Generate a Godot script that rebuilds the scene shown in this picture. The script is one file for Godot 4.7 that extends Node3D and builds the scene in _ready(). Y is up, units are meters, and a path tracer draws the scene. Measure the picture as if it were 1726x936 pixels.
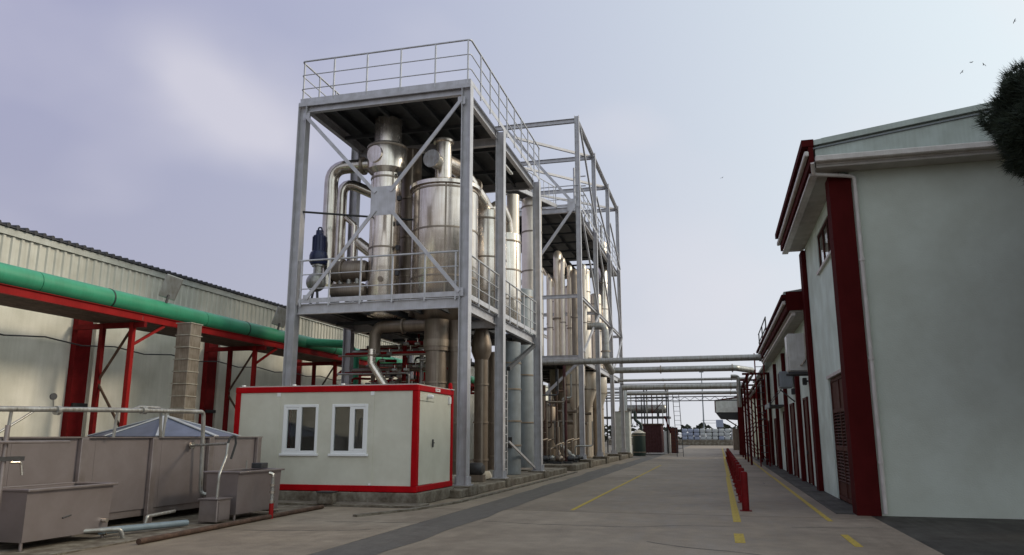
extends Node3D

# ---------------------------------------------------------------- mesh collector
class MB:
	var v := PackedVector3Array()
	var n := PackedVector3Array()
	var ix := PackedInt32Array()
	func tri(a: Vector3, b: Vector3, c: Vector3) -> void:
		var nn := (b - a).cross(c - a).normalized()
		var k := v.size()
		v.append_array([a, b, c]); n.append_array([nn, nn, nn]); ix.append_array([k, k + 2, k + 1])
	func quad(a: Vector3, b: Vector3, c: Vector3, d: Vector3) -> void:
		var nn := (b - a).cross(c - a)
		if nn.length_squared() < 1e-14:
			nn = (c - a).cross(d - a)
		nn = nn.normalized()
		var k := v.size()
		v.append_array([a, b, c, d]); n.append_array([nn, nn, nn, nn]); ix.append_array([k, k + 2, k + 1, k, k + 3, k + 2])
	func box(c: Vector3, s: Vector3, bs := Basis(), ch := 0.0) -> void:
		var h := s * 0.5
		ch = minf(ch, minf(h.x, minf(h.y, h.z)) * 0.45)
		for a in 3:
			var b := (a + 1) % 3
			var d := (a + 2) % 3
			for sg in [-1.0, 1.0]:
				var q: Array[Vector3] = []
				for k in [[-1, -1], [1, -1], [1, 1], [-1, 1]]:
					var p := Vector3.ZERO
					p[a] = sg * h[a]; p[b] = k[0] * (h[b] - ch); p[d] = k[1] * (h[d] - ch)
					q.append(c + bs * p)
				if sg > 0: quad(q[0], q[1], q[2], q[3])
				else: quad(q[3], q[2], q[1], q[0])
		if ch <= 0.0: return
		for a in 3:
			var b := (a + 1) % 3
			var d := (a + 2) % 3
			for sb in [-1.0, 1.0]:
				for sd in [-1.0, 1.0]:
					var q: Array[Vector3] = []
					for k in [[-1, 0], [1, 0], [1, 1], [-1, 1]]:
						var p := Vector3.ZERO
						p[a] = k[0] * (h[a] - ch)
						p[b] = sb * (h[b] - (ch if k[1] else 0.0)); p[d] = sd * (h[d] - (0.0 if k[1] else ch))
						q.append(c + bs * p)
					if sb * sd < 0: quad(q[0], q[1], q[2], q[3])
					else: quad(q[3], q[2], q[1], q[0])
		for sx in [-1.0, 1.0]:
			for sy in [-1.0, 1.0]:
				for sz in [-1.0, 1.0]:
					var p1 := c + bs * Vector3(sx * h.x, sy * (h.y - ch), sz * (h.z - ch))
					var p2 := c + bs * Vector3(sx * (h.x - ch), sy * h.y, sz * (h.z - ch))
					var p3 := c + bs * Vector3(sx * (h.x - ch), sy * (h.y - ch), sz * h.z)
					if sx * sy * sz > 0: tri(p1, p2, p3)
					else: tri(p1, p3, p2)
	static func frame(d: Vector3) -> Basis:
		var z := d.normalized()
		var up := Vector3.UP if absf(z.y) < 0.98 else Vector3(0, 0, 1)
		var x := up.cross(z).normalized()
		return Basis(x, z.cross(x), z)
	func bar(a: Vector3, b: Vector3, w: float, h: float, ch := 0.0) -> void:
		box((a + b) * 0.5, Vector3(w, h, a.distance_to(b)), frame(b - a), ch)
	# H profile: w along local x (flange width), h along local y
	func hbar(a: Vector3, b: Vector3, w: float, h: float, bs = null) -> void:
		var f: Basis = bs if bs != null else frame(b - a)
		var c := (a + b) * 0.5
		var l := a.distance_to(b)
		var t := h * 0.07
		box(c + f * Vector3(0, h * 0.5 - t * 0.5, 0), Vector3(w, t, l), f)
		box(c - f * Vector3(0, h * 0.5 - t * 0.5, 0), Vector3(w, t, l), f)
		box(c, Vector3(t * 0.8, h - 2 * t, l), f)
	# polygon in xy (counter-clockwise), pushed along z by l, placed by tr
	func prism(poly: PackedVector2Array, l: float, tr := Transform3D()) -> void:
		var tris := Geometry2D.triangulate_polygon(poly)
		var area := 0.0
		for i in poly.size():
			area += poly[i].cross(poly[(i + 1) % poly.size()])
		for i in range(0, tris.size(), 3):
			var a := poly[tris[i]]; var b := poly[tris[i + 1]]; var c := poly[tris[i + 2]]
			if (b - a).cross(c - a) < 0:
				var t := b; b = c; c = t
			tri(tr * Vector3(a.x, a.y, l * 0.5), tr * Vector3(b.x, b.y, l * 0.5), tr * Vector3(c.x, c.y, l * 0.5))
			tri(tr * Vector3(a.x, a.y, -l * 0.5), tr * Vector3(c.x, c.y, -l * 0.5), tr * Vector3(b.x, b.y, -l * 0.5))
		for i in poly.size():
			var p := poly[i]; var q := poly[(i + 1) % poly.size()]
			if area < 0:
				var t := p; p = q; q = t
			quad(tr * Vector3(p.x, p.y, -l * 0.5), tr * Vector3(q.x, q.y, -l * 0.5), tr * Vector3(q.x, q.y, l * 0.5), tr * Vector3(p.x, p.y, l * 0.5))
	# turned shape: profile points (radius, distance along axis)
	func lathe(o: Vector3, axis: Vector3, prof: Array, sides := 24) -> void:
		var f := frame(axis)
		var m := prof.size() - 1
		var sn: Array[Vector2] = []
		for i in m:
			var d: Vector2 = prof[i + 1] - prof[i]
			sn.append(Vector2(d.y, -d.x).normalized())
		for i in m:
			var a: Vector2 = prof[i]; var b: Vector2 = prof[i + 1]
			if a.distance_to(b) < 1e-6: continue
			var na := sn[i]; var nb := sn[i]
			if i > 0 and sn[i - 1].dot(sn[i]) > 0.8: na = (sn[i - 1] + sn[i]).normalized()
			if i < m - 1 and sn[i + 1].dot(sn[i]) > 0.8: nb = (sn[i + 1] + sn[i]).normalized()
			var k := v.size()
			for s in sides + 1:
				var an := TAU * s / sides
				var r := f.x * cos(an) + f.y * sin(an)
				v.append(o + r * a.x + f.z * a.y); n.append((r * na.x + f.z * na.y).normalized())
				v.append(o + r * b.x + f.z * b.y); n.append((r * nb.x + f.z * nb.y).normalized())
			for s in sides:
				var p := k + s * 2
				ix.append_array([p, p + 1, p + 2, p + 2, p + 1, p + 3])
	func cyl(a: Vector3, b: Vector3, r: float, sides := 16) -> void:
		var l := a.distance_to(b)
		lathe(a, b - a, [Vector2(0, 0), Vector2(r, 0), Vector2(r, l), Vector2(0, l)], sides)
	static func rounded(pts: Array, rb: float, seg := 6) -> Array:
		var out: Array = [pts[0]]
		for i in range(1, pts.size() - 1):
			var p: Vector3 = pts[i]
			var a: Vector3 = pts[i - 1] - p
			var b: Vector3 = pts[i + 1] - p
			var ang := a.angle_to(b)
			var t := minf(rb / maxf(tan(ang * 0.5), 0.05), minf(a.length(), b.length()) * 0.49)
			var s := p + a.normalized() * t
			var e := p + b.normalized() * t
			for k in seg + 1:
				var u := float(k) / seg
				out.append(s.lerp(p, u).lerp(p.lerp(e, u), u))
		out.append(pts[-1])
		return out
	func tube(pts: Array, r: float, rb := 0.0, sides := 14) -> void:
		var p: Array = rounded(pts, rb) if rb > 0.0 and pts.size() > 2 else pts
		var f := frame(p[1] - p[0])
		var rings: Array = []
		for i in p.size():
			var d: Vector3 = (p[mini(i + 1, p.size() - 1)] - p[maxi(i - 1, 0)]).normalized()
			var x := (f.x - d * f.x.dot(d)).normalized()
			f = Basis(x, d.cross(x), d)
			rings.append(f)
		var k := v.size()
		for i in p.size():
			for s in sides + 1:
				var an := TAU * s / sides
				var q: Vector3 = rings[i].x * cos(an) + rings[i].y * sin(an)
				v.append(p[i] + q * r); n.append(q)
		for i in p.size() - 1:
			for s in sides:
				var a := k + i * (sides + 1) + s
				var b := a + sides + 1
				ix.append_array([a, b, a + 1, a + 1, b, b + 1])
		for e in [0, p.size() - 1]:
			var sg := -1.0 if e == 0 else 1.0
			var c0 := v.size()
			v.append(p[e]); n.append(rings[e].z * sg)
			for s in sides + 1:
				var an := TAU * s / sides
				v.append(p[e] + (rings[e].x * cos(an) + rings[e].y * sin(an)) * r); n.append(rings[e].z * sg)
			for s in sides:
				if sg > 0: ix.append_array([c0, c0 + s + 2, c0 + s + 1])
				else: ix.append_array([c0, c0 + s + 1, c0 + s + 2])
	func mesh(off := Vector3.ZERO) -> ArrayMesh:
		var arr := []
		arr.resize(Mesh.ARRAY_MAX)
		var w := v
		if off != Vector3.ZERO:
			w = PackedVector3Array()
			w.resize(v.size())
			for i in v.size(): w[i] = v[i] - off
		arr[Mesh.ARRAY_VERTEX] = w
		arr[Mesh.ARRAY_NORMAL] = n
		arr[Mesh.ARRAY_INDEX] = ix
		var m := ArrayMesh.new()
		m.add_surface_from_arrays(Mesh.PRIMITIVE_TRIANGLES, arr)
		return m

# ---------------------------------------------------------------- scene helpers
var org := {}
var used := {}
var cache := {}
var M := {}
var TX := {}
var rng := RandomNumberGenerator.new()
const ORD := ["first", "second", "third", "fourth", "fifth", "sixth", "seventh", "eighth", "ninth", "tenth", "eleventh", "twelfth", "thirteenth", "fourteenth", "fifteenth", "sixteenth"]

func numbered(s: String) -> String:
	var k: int = used.get(s, 0)
	used[s] = k + 1
	return s if k == 0 else "%s_%03d" % [s, k]
func thing(called: String, label: String, category: String, at := Vector3.ZERO, group := "") -> Node3D:
	var o := Node3D.new()
	o.name = numbered(called)
	add_child(o)
	o.position = at
	org[o] = at
	o.set_meta("label", label)
	o.set_meta("category", category)
	if group: o.set_meta("group", group)
	return o
func part(parent: Node3D, called: String, mb: MB, mat: Material, label := "") -> MeshInstance3D:
	var o := MeshInstance3D.new()
	o.name = called
	o.mesh = mb.mesh(org[parent])
	o.material_override = mat
	parent.add_child(o, true)
	org[o] = org[parent]
	if label: o.set_meta("label", label)
	return o
func solo(called: String, label: String, category: String, mb: MB, mat: Material, at := Vector3.ZERO, group := "") -> MeshInstance3D:
	var o := MeshInstance3D.new()
	o.name = numbered(called)
	o.mesh = mb.mesh(at)
	o.material_override = mat
	add_child(o)
	o.position = at
	org[o] = at
	o.set_meta("label", label)
	o.set_meta("category", category)
	if group: o.set_meta("group", group)
	return o
func setting(called: String, mb: MB, mat: Material) -> MeshInstance3D:
	var o := MeshInstance3D.new()
	o.name = called
	o.mesh = mb.mesh()
	o.material_override = mat
	add_child(o)
	org[o] = Vector3.ZERO
	o.set_meta("kind", "structure")
	return o
func placed(parent: Node3D, called: String, m: Mesh, tr: Transform3D, mat: Material) -> MeshInstance3D:
	var o := MeshInstance3D.new()
	o.name = called
	o.mesh = m
	o.material_override = mat
	parent.add_child(o, true)
	o.transform = tr
	o.position = tr.origin - org[parent]
	org[o] = tr.origin
	return o
func shared(key: String, make: Callable) -> Mesh:
	if not cache.has(key):
		var mb := MB.new()
		make.call(mb)
		cache[key] = mb.mesh()
	return cache[key]
# a box part between opposite corners
func pbox(parent: Node3D, called: String, lo: Vector3, hi: Vector3, mat: Material, ch := 0.0) -> MeshInstance3D:
	var a := lo.min(hi); var s := (hi - lo).abs()
	var m := shared("b%.3f,%.3f,%.3f,%.3f" % [s.x, s.y, s.z, ch], func(mb): mb.box(Vector3.ZERO, s, Basis(), ch))
	return placed(parent, called, m, Transform3D(Basis(), a + s * 0.5), mat)
func pbar(parent: Node3D, called: String, a: Vector3, b: Vector3, w: float, h: float, mat: Material) -> MeshInstance3D:
	var l := a.distance_to(b)
	var m := shared("r%.3f,%.3f,%.3f" % [w, h, l], func(mb): mb.box(Vector3.ZERO, Vector3(w, h, l)))
	return placed(parent, called, m, Transform3D(MB.frame(b - a), (a + b) * 0.5), mat)
func phbar(parent: Node3D, called: String, a: Vector3, b: Vector3, w: float, h: float, mat: Material, bs = null) -> MeshInstance3D:
	var l := a.distance_to(b)
	var m := shared("h%.3f,%.3f,%.3f" % [w, h, l], func(mb): mb.hbar(Vector3(0, 0, -l / 2), Vector3(0, 0, l / 2), w, h, Basis()))
	return placed(parent, called, m, Transform3D(bs if bs != null else MB.frame(b - a), (a + b) * 0.5), mat)
func ptube(parent: Node3D, called: String, pts: Array, r: float, mat: Material, rb := 0.0, sides := 12) -> MeshInstance3D:
	var mb := MB.new()
	mb.tube(pts, r, rb, sides)
	return part(parent, called, mb, mat)
func prod(parent: Node3D, called: String, a: Vector3, b: Vector3, r: float, mat: Material, sides := 8) -> MeshInstance3D:
	var l := a.distance_to(b)
	var m := shared("c%.3f,%.3f,%d" % [r, l, sides], func(mb): mb.cyl(Vector3(0, 0, -l / 2), Vector3(0, 0, l / 2), r, sides))
	return placed(parent, called, m, Transform3D(MB.frame(b - a), (a + b) * 0.5), mat)
func pring(parent: Node3D, called: String, at: Vector3, axis: Vector3, r: float, h: float, mat: Material, sides := 28) -> MeshInstance3D:
	return prod(parent, called, at - axis.normalized() * h * 0.5, at + axis.normalized() * h * 0.5, r, mat, sides)
func column_basis() -> Basis:   # flanges face +x and -x
	return Basis(Vector3(0, 0, 1), Vector3(1, 0, 0), Vector3(0, 1, 0))

# ---------------------------------------------------------------- textures
func noise_img(w: int, h: int, freq: float, oct: int, sd: int, kind := FastNoiseLite.TYPE_SIMPLEX_SMOOTH) -> PackedByteArray:
	var f := FastNoiseLite.new()
	f.noise_type = kind
	f.frequency = freq
	f.fractal_octaves = oct
	f.seed = sd
	if oct <= 1: f.fractal_type = FastNoiseLite.FRACTAL_NONE
	var im := f.get_seamless_image(w, h)
	im.convert(Image.FORMAT_L8)
	return im.get_data()
func stretched(w: int, h: int, sw: int, sh: int, freq: float, oct: int, sd: int) -> PackedByteArray:
	var im := Image.create_from_data(sw, sh, false, Image.FORMAT_L8, noise_img(sw, sh, freq, oct, sd))
	im.resize(w, h, Image.INTERPOLATE_CUBIC)
	return im.get_data()
func mixed(layers: Array, lo: Color, hi: Color, gamma := 1.0, size := 512) -> ImageTexture:   # layers: [bytes, weight]
	var d := PackedByteArray()
	d.resize(size * size * 3)
	var tw := 0.0
	for l in layers: tw += l[1]
	var lut: Array[Color] = []
	for i in 256: lut.append(lo.lerp(hi, pow(i / 255.0, gamma)))
	var nl := layers.size()
	var b0: PackedByteArray = layers[0][0]; var w0: float = layers[0][1] / tw
	var b1: PackedByteArray = layers[1 % nl][0]; var w1: float = layers[1][1] / tw if nl > 1 else 0.0
	var b2: PackedByteArray = layers[2 % nl][0]; var w2: float = layers[2][1] / tw if nl > 2 else 0.0
	var b3: PackedByteArray = layers[3 % nl][0]; var w3: float = layers[3][1] / tw if nl > 3 else 0.0
	for i in size * size:
		var t := b0[i] * w0 + b1[i] * w1 + b2[i] * w2 + b3[i] * w3
		var c := lut[clampi(int((t - 127.5) * 1.5 + 127.5), 0, 255)]
		d[i * 3] = int(c.r * 255); d[i * 3 + 1] = int(c.g * 255); d[i * 3 + 2] = int(c.b * 255)
	return ImageTexture.create_from_image(Image.create_from_data(size, size, false, Image.FORMAT_RGB8, d))
func lin(r: float, g: float, b: float) -> Color:
	return Color(r, g, b).linear_to_srgb()
func mat(key: String, c: Color, rough: float, metal := 0.0, tex: Texture2D = null, scale := 0.5, rtex: Texture2D = null) -> StandardMaterial3D:
	var m := StandardMaterial3D.new()
	m.resource_name = key
	m.albedo_color = c
	m.roughness = rough
	m.metallic = metal
	m.cull_mode = BaseMaterial3D.CULL_DISABLED
	if tex:
		m.albedo_texture = tex
		m.uv1_triplanar = true
		m.uv1_world_triplanar = true
		m.uv1_triplanar_sharpness = 6.0
		m.uv1_scale = Vector3.ONE * scale
	if rtex:
		m.roughness_texture = rtex
	M[key] = m
	return m
func relief(m: StandardMaterial3D, t: Texture2D, s: float) -> void:
	m.heightmap_enabled = true
	m.heightmap_texture = t
	m.heightmap_scale = s

func make_materials() -> void:
	var s := 512
	var big := noise_img(s, s, 0.006, 4, 1)
	var big2 := noise_img(s, s, 0.011, 5, 7)
	var mid := noise_img(s, s, 0.03, 4, 2)
	var fine := noise_img(s, s, 0.25, 2, 3)
	var grain := noise_img(s, s, 0.6, 1, 4)
	var drip := stretched(s, s, 256, 16, 0.12, 3, 5)      # streaks that run down a face
	var drip2 := stretched(s, s, 512, 40, 0.05, 4, 9)
	var W := Color(1, 1, 1)
	TX.mottle = mixed([[big2, 1.0], [mid, 0.5], [fine, 0.25]], Color(0.80, 0.79, 0.78), W)
	TX.soft = mixed([[big, 1.0], [drip, 0.5], [fine, 0.12]], Color(0.88, 0.875, 0.86), W)
	TX.faint = mixed([[big, 1.0], [mid, 0.4], [fine, 0.15]], Color(0.94, 0.935, 0.925), W)
	TX.wall = mixed([[big, 1.0], [drip, 0.25], [fine, 0.4]], Color(0.86, 0.86, 0.84), W)
	TX.streak = mixed([[drip, 0.8], [drip2, 0.5], [big2, 1.0]], Color(0.72, 0.68, 0.63), W)
	TX.steel = mixed([[drip, 1.0], [big2, 0.5], [big, 0.8]], Color(0.84, 0.815, 0.79), W)
	TX.concrete = mixed([[big2, 1.0], [mid, 0.8], [grain, 0.5]], Color(0.70, 0.68, 0.65), W)
	TX.dirt = mixed([[big, 1.2], [mid, 0.8], [fine, 0.5]], Color(0.50, 0.45, 0.40), W)
	TX.road = mixed([[big2, 0.9], [drip2, 0.6], [mid, 0.7], [grain, 0.9]], Color(0.70, 0.68, 0.66), W)
	TX.patch = mixed([[big2, 1.0], [big, 0.6], [mid, 0.4]], Color(0.76, 0.74, 0.72), W, 0.7)
	TX.worn = mixed([[mid, 0.9], [fine, 0.9], [big, 0.4]], Color(0.62, 0.62, 0.74), W, 0.8)
	TX.rough = mixed([[big2, 1.0], [drip2, 0.8], [fine, 0.4]], Color(0.62, 0.62, 0.62), W)
	TX.plaster = mixed([[fine, 1.0], [mid, 0.5], [grain, 0.4]], Color(0.2, 0.2, 0.2), W)
	TX.grit = mixed([[grain, 1.0], [fine, 1.0], [mid, 0.6]], Color(0.1, 0.1, 0.1), W)
	TX.sheet = mixed([[big, 1.0], [big2, 0.6], [fine, 0.15]], Color(0.84, 0.82, 0.80), W)
	# ---- ground
	mat("ground", lin(0.20, 0.185, 0.165), 0.95, 0, TX.dirt, 0.11)
	var cs := [lin(0.42, 0.345, 0.26), lin(0.395, 0.325, 0.245), lin(0.435, 0.36, 0.275)]
	for i in 3:
		var m := mat("concrete_road%d" % i, cs[i], 0.88, 0, TX.road, [0.13, 0.15, 0.12][i], TX.rough)
		m.uv1_offset = Vector3(0.37 * i, 0, 0.61 * i)
		relief(m, TX.grit, 0.6)
		m.detail_enabled = true
		m.detail_albedo = TX.patch
		m.detail_blend_mode = BaseMaterial3D.BLEND_MODE_MUL
		m.detail_uv_layer = BaseMaterial3D.DETAIL_UV_2
		m.uv2_triplanar = true
		m.uv2_world_triplanar = true
		m.uv2_scale = Vector3.ONE * 0.037
		m.uv2_offset = Vector3(0.21 * i, 0, 0.4 * i)
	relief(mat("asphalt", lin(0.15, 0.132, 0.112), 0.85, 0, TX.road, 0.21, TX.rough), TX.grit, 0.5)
	relief(mat("paving_in_shade", lin(0.07, 0.064, 0.052), 0.88, 0, TX.dirt, 0.17, TX.rough), TX.grit, 0.5)  # concrete paving, with the shade lying on it put into the dark colour
	mat("tar", lin(0.075, 0.068, 0.06), 0.8)
	mat("plinth", lin(0.29, 0.265, 0.22), 0.92, 0, TX.dirt, 0.45)
	mat("plinth_old", lin(0.25, 0.225, 0.185), 0.95, 0, TX.dirt, 0.8)
	mat("yellow_paint", lin(0.62, 0.44, 0.05), 0.8, 0, TX.worn, 1.3)
	# ---- steel
	mat("galvanised", lin(0.53, 0.52, 0.555), 0.5, 0.2, TX.soft, 0.6, TX.rough)
	mat("galvanised_rail", lin(0.58, 0.58, 0.61), 0.45, 0.4, TX.soft, 0.9)
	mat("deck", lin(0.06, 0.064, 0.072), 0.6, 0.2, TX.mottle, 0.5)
	mat("stainless", lin(0.90, 0.835, 0.765), 0.30, 0.88, TX.steel, 0.42, TX.rough)
	mat("stainless_band", lin(0.34, 0.29, 0.24), 0.45, 0.7, TX.steel, 0.9)
	mat("stainless_bright", lin(0.68, 0.64, 0.58), 0.24, 0.92, TX.steel, 0.6, TX.rough)
	mat("clad_tan", lin(0.86, 0.755, 0.64), 0.34, 0.55, TX.faint, 0.5)
	mat("old_steel", lin(0.27, 0.225, 0.185), 0.46, 0.6, TX.steel, 0.5)
	mat("dark_steel", lin(0.07, 0.07, 0.075), 0.55, 0.4, TX.mottle, 0.8)
	mat("pipe_grey", lin(0.45, 0.46, 0.46), 0.4, 0.5, TX.streak, 0.5, TX.rough)
	mat("grey_paint", lin(0.26, 0.29, 0.32), 0.5, 0.1, TX.soft, 0.5)
	mat("vat", lin(0.34, 0.295, 0.295), 0.36, 0.7, TX.faint, 0.5)
	mat("vat_trim", lin(0.36, 0.315, 0.31), 0.34, 0.7, TX.sheet, 0.5)
	mat("hood", lin(0.17, 0.19, 0.26), 0.4, 0.3, TX.soft, 0.5)
	mat("hood_edge", lin(0.55, 0.57, 0.60), 0.4, 0.3, TX.soft, 0.8)
	mat("brick_duct", lin(0.36, 0.32, 0.275), 0.5, 0.35, TX.streak, 0.5)
	mat("pale_insulation", lin(0.58, 0.56, 0.50), 0.6, 0.1, TX.streak, 0.7)
	mat("rust", lin(0.14, 0.08, 0.055), 0.8, 0.1, TX.dirt, 0.9)
	# ---- paint
	mat("red", lin(0.30, 0.016, 0.016), 0.5, 0, TX.soft, 0.5)
	mat("red_cabin", lin(0.42, 0.004, 0.008), 0.5, 0, TX.soft, 0.4)
	mat("red_dark", lin(0.17, 0.010, 0.011), 0.55, 0, TX.mottle, 0.6)
	mat("red_wall", lin(0.078, 0.008, 0.008), 0.85, 0, TX.wall, 0.35)
	mat("green_pipe", lin(0.04, 0.31, 0.17), 0.42, 0, TX.soft, 0.4)
	mat("green_pump", lin(0.014, 0.032, 0.028), 0.5, 0, TX.soft, 0.8)
	mat("blue_pump", lin(0.012, 0.02, 0.07), 0.4, 0.1, TX.soft, 1.0)
	mat("blue_pipe", lin(0.17, 0.22, 0.26), 0.5, 0, TX.soft, 1.0)
	mat("cabin_panel", lin(0.62, 0.605, 0.515), 0.5, 0, TX.faint, 0.3)
	mat("wall_side", lin(0.74, 0.86, 0.79), 0.8, 0, TX.wall, 0.22)
	mat("cabin_inside", lin(0.35, 0.33, 0.30), 0.8)
	mat("pvc", lin(0.78, 0.78, 0.78), 0.35)
	mat("wall_white", lin(0.80, 0.775, 0.69), 0.8, 0, TX.wall, 0.22)
	relief(M.wall_white, TX.plaster, 0.15)
	mat("wall_tall", lin(0.56, 0.60, 0.53), 0.85, 0, TX.faint, 0.21)
	relief(M.wall_tall, TX.plaster, 0.5)
	mat("cladding", lin(0.60, 0.59, 0.53), 0.5, 0.1, TX.soft, 0.33)
	mat("coping", lin(0.52, 0.53, 0.50), 0.55, 0.1, TX.soft, 0.5)
	mat("roof_tile", lin(0.06, 0.06, 0.07), 0.7, 0, TX.mottle, 0.8)
	mat("soffit", lin(0.48, 0.45, 0.42), 0.8, 0, TX.wall, 0.5)
	mat("roof_metal", lin(0.42, 0.47, 0.44), 0.5, 0.2, TX.soft, 0.4)
	mat("gutter", lin(0.62, 0.58, 0.55), 0.5, 0, TX.soft, 0.7)
	mat("white_metal", lin(0.64, 0.65, 0.62), 0.5, 0, TX.soft, 0.6)
	mat("brown_door", lin(0.13, 0.055, 0.045), 0.6, 0, TX.streak, 0.8)
	mat("brown_box", lin(0.10, 0.045, 0.05), 0.6, 0, TX.streak, 0.6)
	mat("black", lin(0.02, 0.02, 0.022), 0.6)
	mat("rubber", lin(0.03, 0.03, 0.03), 0.85)
	mat("bag_blue", lin(0.32, 0.36, 0.48), 0.7, 0, TX.mottle, 0.8)
	mat("bag_white", lin(0.50, 0.52, 0.53), 0.7, 0, TX.mottle, 0.8)
	mat("lens", lin(0.55, 0.55, 0.52), 0.15)
	mat("bark", lin(0.06, 0.045, 0.035), 0.95, 0, TX.dirt, 1.5)
	for k in ["red", "red_cabin", "red_dark", "red_wall", "brown_door", "brown_box"]: M[k].metallic_specular = 0.2
	var leaf := mat("needles", lin(0.022, 0.034, 0.018), 0.8)
	leaf.backlight = lin(0.02, 0.03, 0.01)
	mat("hedge", lin(0.03, 0.035, 0.022), 0.9)
	mat("bird", lin(0.05, 0.05, 0.055), 0.8)
	var g := mat("glass", lin(0.03, 0.035, 0.035), 0.04)
	g.transparency = BaseMaterial3D.TRANSPARENCY_ALPHA
	g.albedo_color.a = 0.22
	g.metallic_specular = 0.9

# ---------------------------------------------------------------- sky
func make_sky() -> PanoramaSkyMaterial:
	var w := 1024; var h := 512
	var n1 := FastNoiseLite.new(); n1.frequency = 1.1; n1.fractal_octaves = 5; n1.seed = 21; n1.noise_type = FastNoiseLite.TYPE_SIMPLEX_SMOOTH
	var im := Image.create(w, h, false, Image.FORMAT_RGBF)
	var cold := Vector3(0.296, 0.306, 0.462)
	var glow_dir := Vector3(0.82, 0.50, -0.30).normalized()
	var pale := Vector3(0.764, 0.885, 0.89)
	var low := Vector3(0.68, 0.68, 0.70)
	# soft cloud banks: azimuth, elevation, half widths (degrees), strength
	var banks := [[-38.5, 24.6, 5.5, 3.4, 1.0], [-34.0, 22.0, 4.5, 2.8, 0.7], [-1.0, 9.5, 6.5, 6.5, 0.85], [-6.0, 22.0, 5.0, 2.2, 0.5], [-44.0, 17.0, 5.0, 2.5, 0.25], [35.0, 30.0, 16.0, 9.0, 0.4], [-75.0, 25.0, 18.0, 8.0, 0.6], [-120.0, 40.0, 20.0, 8.0, 0.6], [120.0, 35.0, 22.0, 8.0, 0.5], [175.0, 30.0, 25.0, 9.0, 0.5], [70.0, 55.0, 20.0, 8.0, 0.4]]
	for y in h:
		var el := 90.0 - (y + 0.5) * 180.0 / h
		var e := maxf(el, 0.0)
		for x in w:
			var az := wrapf((x + 0.5) * 360.0 / w, -180.0, 180.0)
			if el < -2.0:
				im.set_pixel(x, y, Color(0.16, 0.15, 0.14))
				continue
			var t := smoothstep(0.0, 1.0, 0.5 + 0.5 * cos(deg_to_rad(az - 95.0)))
			var c := cold.lerp(pale, t)
			var hz := exp(-e / 13.0)
			c = c.lerp(low * (0.56 + 0.86 * t), hz * 0.8)
			var d := Vector3(sin(deg_to_rad(az)) * cos(deg_to_rad(e)), sin(deg_to_rad(e)) * 1.7, -cos(deg_to_rad(az)) * cos(deg_to_rad(e)))
			var nz := n1.get_noise_3dv(d * 1.6)
			var nw := n1.get_noise_3dv(d * 3.1 + Vector3(7, 3, 1))
			var cl := -0.12 + 0.7 * nz
			for b in banks:
				var dx: float = wrapf(az - b[0], -180.0, 180.0) / b[2] + nw * 0.9
				var dy: float = (e - b[1]) / b[3] + nz * 0.9
				cl += b[4] * exp(-(dx * dx + dy * dy))
			cl = clampf(cl, 0.0, 1.0)
			var cc := Vector3(0.52, 0.515, 0.60).lerp(Vector3(0.76, 0.76, 0.77), t)
			c = c.lerp(cc, cl * 0.9)
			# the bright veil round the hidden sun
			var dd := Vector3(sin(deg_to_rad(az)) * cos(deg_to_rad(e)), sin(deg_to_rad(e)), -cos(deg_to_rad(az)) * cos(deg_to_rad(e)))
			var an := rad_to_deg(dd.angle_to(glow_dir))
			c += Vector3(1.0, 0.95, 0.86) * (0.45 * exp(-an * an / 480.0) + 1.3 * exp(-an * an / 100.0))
			im.set_pixel(x, y, Color(c.x, c.y, c.z))
	var p := PanoramaSkyMaterial.new()
	p.panorama = ImageTexture.create_from_image(im)
	return p

# ---------------------------------------------------------------- the place
func _ready() -> void:
	rng.seed = 5
	var cam := Camera3D.new()
	cam.name = "camera"
	add_child(cam)
	cam.position = Vector3(0, 1.65, 0)
	cam.rotation_degrees = Vector3(11.606, 14.734, 0)
	cam.fov = 39.6
	cam.far = 2000
	cam.current = true
	make_materials()
	var we := WorldEnvironment.new()
	we.name = "daylight"
	var env := Environment.new()
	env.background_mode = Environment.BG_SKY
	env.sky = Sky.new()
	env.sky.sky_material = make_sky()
	env.tonemap_mode = Environment.TONE_MAPPER_LINEAR
	env.tonemap_exposure = 1.2
	env.sdfgi_enabled = true
	env.ssao_enabled = true
	env.ssil_enabled = true
	we.environment = env
	add_child(we)
	var sun := DirectionalLight3D.new()
	sun.name = "sun"
	add_child(sun)
	sun.light_energy = 0.44
	sun.light_angular_distance = 12.0
	sun.light_color = Color(1.0, 0.93, 0.82)
	sun.shadow_enabled = true
	sun.look_at_from_position(Vector3.ZERO, -Vector3(0.82, 0.50, -0.30).normalized())
	build_ground()
	build_warehouse()
	build_pipe_rack()
	build_tall_building()
	build_low_building()
	build_front_tower()
	build_rear_tower()
	build_vessels()
	build_rear_vessels()
	build_cabin()
	build_basin()
	build_crossing_pipes()
	build_far_end()
	build_small_things()
	build_trees()

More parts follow.
